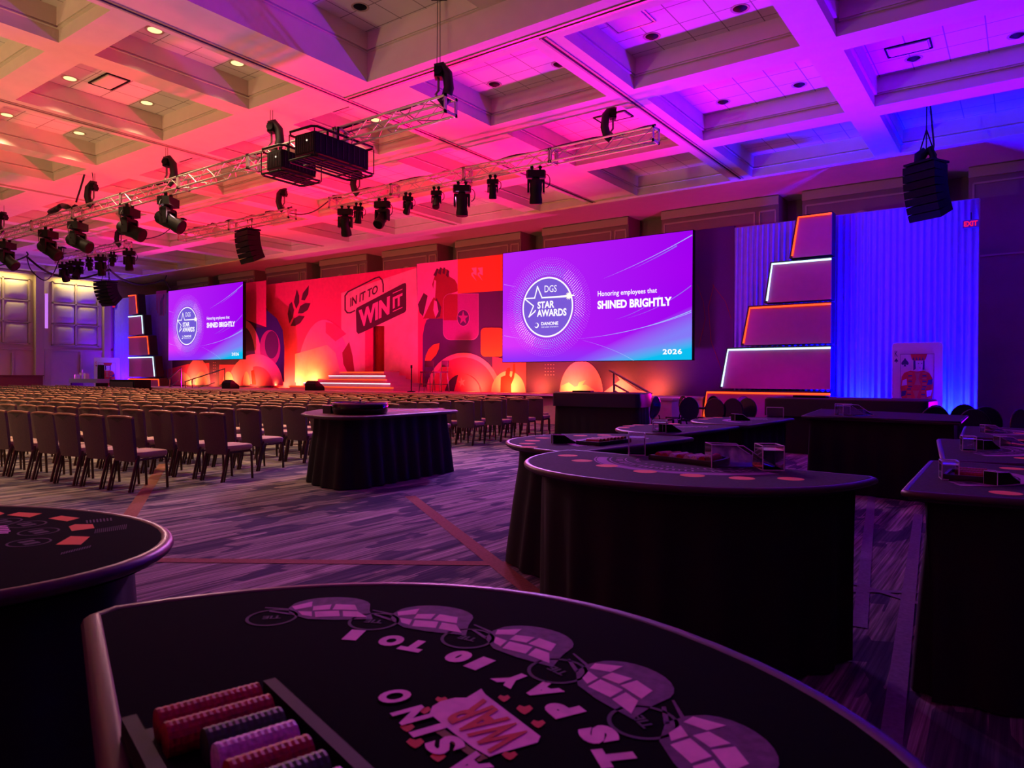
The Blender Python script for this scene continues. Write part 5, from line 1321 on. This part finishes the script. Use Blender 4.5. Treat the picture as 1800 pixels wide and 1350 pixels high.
# --- craps tables (high sided)
def craps(label, c, rz, L_, W_, zt, side):
    t = thing('craps_table', label, 'gaming table', (c[0], c[1], 0), rz, 'high-sided craps tables')
    def rect(l, w, r_=.12):
        out = []
        for cx, cy, a in ((l/2-r_, w/2-r_, 0), (-l/2+r_, w/2-r_, 90), (-l/2+r_, -w/2+r_, 180), (l/2-r_, -w/2+r_, 270)):
            for k in range(5): q = math.radians(a+22.5*k); out.append((cx+r_*math.cos(q), cy+r_*math.sin(q)))
        return out
    o, i_ = rect(L_, W_), rect(L_-.16, W_-.16); n = len(o); b = MB(); z0 = zt-.32
    vs = [(x, y, z0) for x, y in o]+[(x, y, zt) for x, y in o]+[(x, y, zt) for x, y in i_]+[(x, y, z0+.04) for x, y in i_]
    b.add(vs, [(r_*n+k, r_*n+(k+1) % n, (r_+1)*n+(k+1) % n, (r_+1)*n+k) for r_ in range(3) for k in range(n)]); b.add([(x, y, z0+.04) for x, y in i_], [tuple(range(n))])
    b.build('side_wall', side, t, smooth=40)
    b = MB(); b.tube([(x, y, zt) for x, y in rect(L_-.08, W_-.08)], .035, 8, closed=True); b.build('padded_rail', RAIL, t, smooth=60)
    S = resample(rect(L_-.1, W_-.1), .04); n = len(S); vs = []
    for zz_, a in ((z0, 0), (z0*.5, 1), (.01, 1.5)):
        for k in range(n): f_ = 1+.02*a*math.sin(k*1.1)/max(L_, W_)+.01*a; vs.append((S[k][0]*f_, S[k][1]*f_, zz_))
    b = MB(); b.add(vs, [(r_*n+(k+1) % n, r_*n+k, (r_+1)*n+k, (r_+1)*n+(k+1) % n) for r_ in range(2) for k in range(n)]); b.build('skirt', DRAPE, t, smooth=70)
    b = MB(); b.box((-L_*.28, W_*.3, zt+.03), (L_*.22, .25, .06)); b.build('raised_box', BLACKP, t)
    return t
sidep = mat('craps_side', (30, 22, 46), .35, noise=.05)
craps('high-sided dark craps table with a blue-lit end, behind the row of card tables', (-8.7, 15.9), math.radians(8), 2.3, 1.1, 1.03, sidep)
craps('long high-sided craps table in front of the right tower', (-2.72, 14.6), math.radians(-3), 2.8, 1.2, 1.03, sidep)

# ------------------------------------------------------------------ oval-backed chairs
def ghost():
    t = thing('oval_back_chair', 'x', 'chair', (0, 0, 0), 0, 'glossy dark oval-backed chairs')
    b = MB(); b.prism(rr_poly(.44, .42, .1), .44, .47); b.build('seat', GHOST, t)
    b = MB(); R = Matrix.Rotation(-.18, 3, 'X'); n_ = 24; c = Vector((0, -.24, .73)); vs = []
    for d_ in (-.012, .012):
        for k in range(n_): a = 2*PI*k/n_; vs.append(R @ Vector((.21*math.cos(a), d_+.04*math.cos(a)**2, .26*math.sin(a)))+c)
    b.add(vs, [tuple(range(n_)), tuple(reversed(range(n_, 2*n_)))]+[((k+1) % n_, k, n_+k, n_+(k+1) % n_) for k in range(n_)]); b.build('backrest', GHOST, t, smooth=40)
    b = MB(); b.tube([R @ Vector((.215*math.cos(2*PI*k/24), .03*math.cos(2*PI*k/24)**2, .265*math.sin(2*PI*k/24)))+c for k in range(24)], .013, 6, closed=True); b.build('back_rim', GHOST, t, smooth=60)
    for sx in (-1, 1):
        for y0, y1 in ((.17, .19), (-.17, -.27)): b = MB(); b.tube([(sx*.18, y0, .45), (sx*.185, (y0+y1)/2-.01, .22), (sx*.19, y1, 0)], [.022, .018, .014], 8); b.build('leg', GHOST, t, smooth=60)
        b = MB(); b.tube([(sx*.17, -.18, .45), (sx*.16, -.205, .55)], .016, 6); b.build('back_support', GHOST, t)
    return t
def rr_poly(w, d, r_):
    out = []
    for cx, cy, a in ((w/2-r_, d/2-r_, 0), (-w/2+r_, d/2-r_, 90), (-w/2+r_, -d/2+r_, 180), (w/2-r_, -d/2+r_, 270)):
        for k in range(6): q = math.radians(a+18*k); out.append((cx+r_*math.cos(q), cy+r_*math.sin(q)))
    return out
g0 = None
gl = [(1166, 15.6, -95, 'leftmost oval-backed chair seen from the side, at the stage stairs'), (1188, 16.6, 140, 'oval-backed chair second from left behind the card tables'), (1209, 15.7, 30, 'big dark oval-backed chair third from left, back to the camera'),
      (1245, 17.1, 160, 'oval-backed chair with a blue glint at the orange light strip'), (1262, 15.3, 0, 'oval-backed chair just right of the orange strip of the tower'), (1300, 17.1, 170, 'far oval-backed chair in the middle group before the tower'),
      (1292, 15.4, 5, 'oval-backed chair in the middle of the group before the tower'), (1320, 15.9, -5, 'oval-backed chair right in the group before the tower'), (1337, 16.6, 95, 'oval-backed chair half hidden at the left end of the long craps table'),
      (1632, 13.4, 150, 'oval-backed chair low in front of the giant king of spades card'), (1651, 12.7, 200, 'oval-backed chair right of the one before the giant card'), (1690, 14.2, 170, 'tall oval-backed chair against the bright foot of the blue curtain'),
      (1702, 12.3, 25, 'dark oval-backed chair at the right end of the long gaming table'), (1737, 13.2, 190, 'oval-backed chair right of the blue curtain edge'), (1768, 12.7, 60, 'rightmost oval-backed chair with a bright blue rim')]
gl = [(Yp(a, 700, b_).x, b_, c_, d_) for a, b_, c_, d_ in gl]
# a plain table stands among the left group
tt = thing('round_table', 'plain table among the oval-backed chairs in front of the stage end', 'table', (Yp(1262, 700, 16.4).x, 16.4, 0))
b = MB(); b.lathe([(.001, .74), (.55, .74), (.55, .71), (.001, .71)], n=28); b.build('table_top', GHOST, tt); b = MB(); b.tube([(0, 0, .03), (0, 0, .71)], .04, 10); b.build('pedestal', STEEL, tt)
b = MB(); b.lathe([(.001, 0), (.28, 0), (.28, .02), (.001, .04)], n=24); b.build('foot', STEEL, tt)
for i, (x, y, a, lab) in enumerate(gl):
    if g0 is None: g0 = ghost(); g0.location = (x, y, 0); g0.rotation_euler = (0, 0, math.radians(a)); g0['label'] = lab
    else: dup(g0, (x, y, 0), math.radians(a), lab)

# ------------------------------------------------------------------ banquet chairs
def chair_meshes():
    """shapes of one banquet chair, facing +y; returned as name -> (MB, material)"""
    out = []
    b = MB(); P = rr_poly(.45, .44, .06); n_ = len(P); vs = []
    for z_, s in ((.40, .90), (.41, .97), (.45, 1.0), (.475, .96), (.485, .8)): vs += [(x*s, y*s+.02, z_) for x, y in P]
    b.add(vs, [(r_*n_+k, r_*n_+(k+1) % n_, (r_+1)*n_+(k+1) % n_, (r_+1)*n_+k) for r_ in range(4) for k in range(n_)]+[tuple(range(4*n_, 5*n_)), tuple(reversed(range(n_)))])
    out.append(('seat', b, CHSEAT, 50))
    b = MB(); vs = []; rows = [(.36, .195, -.19), (.42, .20, -.20), (.6, .212, -.225), (.78, .222, -.25), (.895, .228, -.268)]
    for d_ in (-.028, .028):
        for z_, w_, y_ in rows:
            for u in (-1, -.6, 0, .6, 1): vs.append((u*w_, y_+d_*(1-.35*abs(u)**3)-.012*(1-u*u), z_))
    F = []; m_ = 5*len(rows)
    for r_ in range(len(rows)-1):
        for k in range(4):
            a = r_*5+k; F.append((a, a+1, a+6, a+5)); F.append((m_+a+1, m_+a, m_+a+5, m_+a+6))
        F.append((r_*5, r_*5+5, m_+r_*5+5, m_+r_*5)); F.append((r_*5+9, r_*5+4, m_+r_*5+4, m_+r_*5+9))
    for k in range(4): F.append((k+1, k, m_+k, m_+k+1)); a = 5*(len(rows)-1)+k; F.append((a, a+1, m_+a+1, m_+a))
    b.add(vs, F)
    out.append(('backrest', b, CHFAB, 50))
    b = MB(); b.tube([(-.235, -.27, .90), (-.12, -.285, .912), (.12, -.285, .912), (.235, -.27, .90)], .021, 8, r2=.016)
    out.append(('top_rail', b, CHTOP, 60))
    # dipped hand-grip patch below the rail on the rear face
    b = MB(); b.add([(-.15, -.319, .893), (.15, -.319, .893), (.06, -.311, .868), (.0, -.305, .838), (-.06, -.311, .868)], [(0, 4, 3, 2, 1)][::1]); b.f[-1] = b.f[-1][::-1]
    out.append(('hand_grip', b, A_GRIP, None))
    for sx in (-1, 1):
        b = MB(); b.tube([(sx*.20, -.16, .44), (sx*.205, -.2, .36), (sx*.205, -.245, .18), (sx*.205, -.29, .0)], .015, 8, r2=.019); b.tube([(sx*.2, -.16, .41), (sx*.205, -.175, .33), (sx*.205, -.21, .16), (sx*.205, -.25, .0)], .012, 6); out.append(('leg', b, CHFR, 60))
        b = MB(); b.tube([(sx*.20, .16, .41), (sx*.205, .205, .37), (sx*.205, .215, .2), (sx*.205, .225, 0)], .016, 8); out.append(('leg', b, CHFR, 60))
    b = MB()
    for sx in (-1, 1): b.tube([(sx*.2, -.17, .38), (sx*.2, .19, .385)], .013, 6)
    b.tube([(-.2, .18, .385), (.2, .18, .385)], .012, 6); b.tube([(-.2, -.17, .38), (.2, -.17, .38)], .012, 6); b.tube([(-.205, -.02, .27), (.205, -.02, .27)], .01, 6) if False else None
    out.append(('seat_frame', b, CHFR, 60))
    return out
A_GRIP = mat('hand_grip', (54, 36, 34), .6, noise=.05)
def make_chair():
    t = thing('banquet_chair', 'x', 'chair', (0, 0, 0), 0, 'banquet chairs in rows facing the stage')
    for nm, b, m_, s in chair_meshes(): b.build(nm, m_, t, smooth=s)
    return t
def simple_chair():
    """the same chair as one mesh, for the far rows"""
    M_ = []; B = MB()
    for nm, b, m_, s in chair_meshes():
        if m_ not in M_: M_.append(m_)
        B.add(b.v, b.f, M_.index(m_))
    return B, M_
rows = []
def vis(x, y):
    for dx in (-.3, .3):
        q = CAM.transposed() @ (Vector((x+dx, y, .7))-EYE)
        if q.y > 0 and -930 < q.x/q.y*FPX < 930: return True
    return False
ys_ = [4.5, 5.67, 6.62, 7.68, 8.6, 9.65, 10.7, 11.75, 12.8, 13.85, 14.9, 15.95]
xend = [-8.72, -8.62, -9.25, -9.55, -9.45, -9.4, -9.35, -9.3, -9.35, -9.4, -9.7, -10.4]
spots = []
for r_, (yy, xe) in enumerate(zip(ys_, xend)):
    s = 0
    # right section fanned towards the stage centre
    a = math.radians(9); k = 0
    while True:
        x = xe-.25-.575*k
        if x < -19.2: break
        spots.append((x, yy-.0+(x-xe)*math.tan(a)*.75+.0, a, r_, s, 'right')); k += 1; s += 1
    k = 0
    ybase = yy+(-19.2-xe)*math.tan(a)*.75
    while True:
        x = -20.35-.575*k
        if x < -27.6: break
        spots.append((x, ybase, 0, r_, k, 'middle')); k += 1
    k = 0
    while True:
        x = -28.8-.575*k
        if x < -43.6: break
        spots.append((x, ybase+(-28.8-x)*.16, math.radians(-9), r_, k, 'left')); k += 1
spots = [q for q in spots if vis(q[0], q[1])]
spots.sort(key=lambda q: (Vector((q[0], q[1], 0))).length)
c0 = make_chair(); B_, BM = simple_chair(); s0 = None; far = MB(); used_ = 0
nd = 0
for i, (x, y, a, r_, k, sec) in enumerate(spots):
    lab = 'brown banquet chair, %s block, %s row back, %s from its right end' % (sec, ORD[r_], ORD[k])
    ja = a+random.uniform(-.03, .03); x += random.uniform(-.015, .015); y += random.uniform(-.02, .02)
    if i < 90:
        if i == 0: c0.location = (x, y, 0); c0.rotation_euler = (0, 0, ja); c0['label'] = lab
        else: dup(c0, (x, y, 0), ja, lab)
    elif i < 300:
        if s0 is None:
            s0 = B_.build('banquet_chair', BM, smooth=50); tag(s0, lab, 'chair', 'banquet chairs in rows facing the stage'); o = s0
        else: o = s0.copy(); C.objects.link(o); o['label'] = lab
        o.location = (x, y, 0); o.rotation_euler = (0, 0, ja)
    else:
        ca, sa = math.cos(ja), math.sin(ja)
        far.add([(v[0]*ca-v[1]*sa+x, v[0]*sa+v[1]*ca+y, v[2]) for v in B_.v], B_.f, 0)
        far.m[-len(B_.m):] = B_.m
if far.v:
    o = far.build('banquet_chairs_far_rows', BM); tag(o, 'furthest rows of brown banquet chairs along the foot of the stage', 'chairs', 'banquet chairs in rows facing the stage', 'stuff')
print('chairs', len(spots))
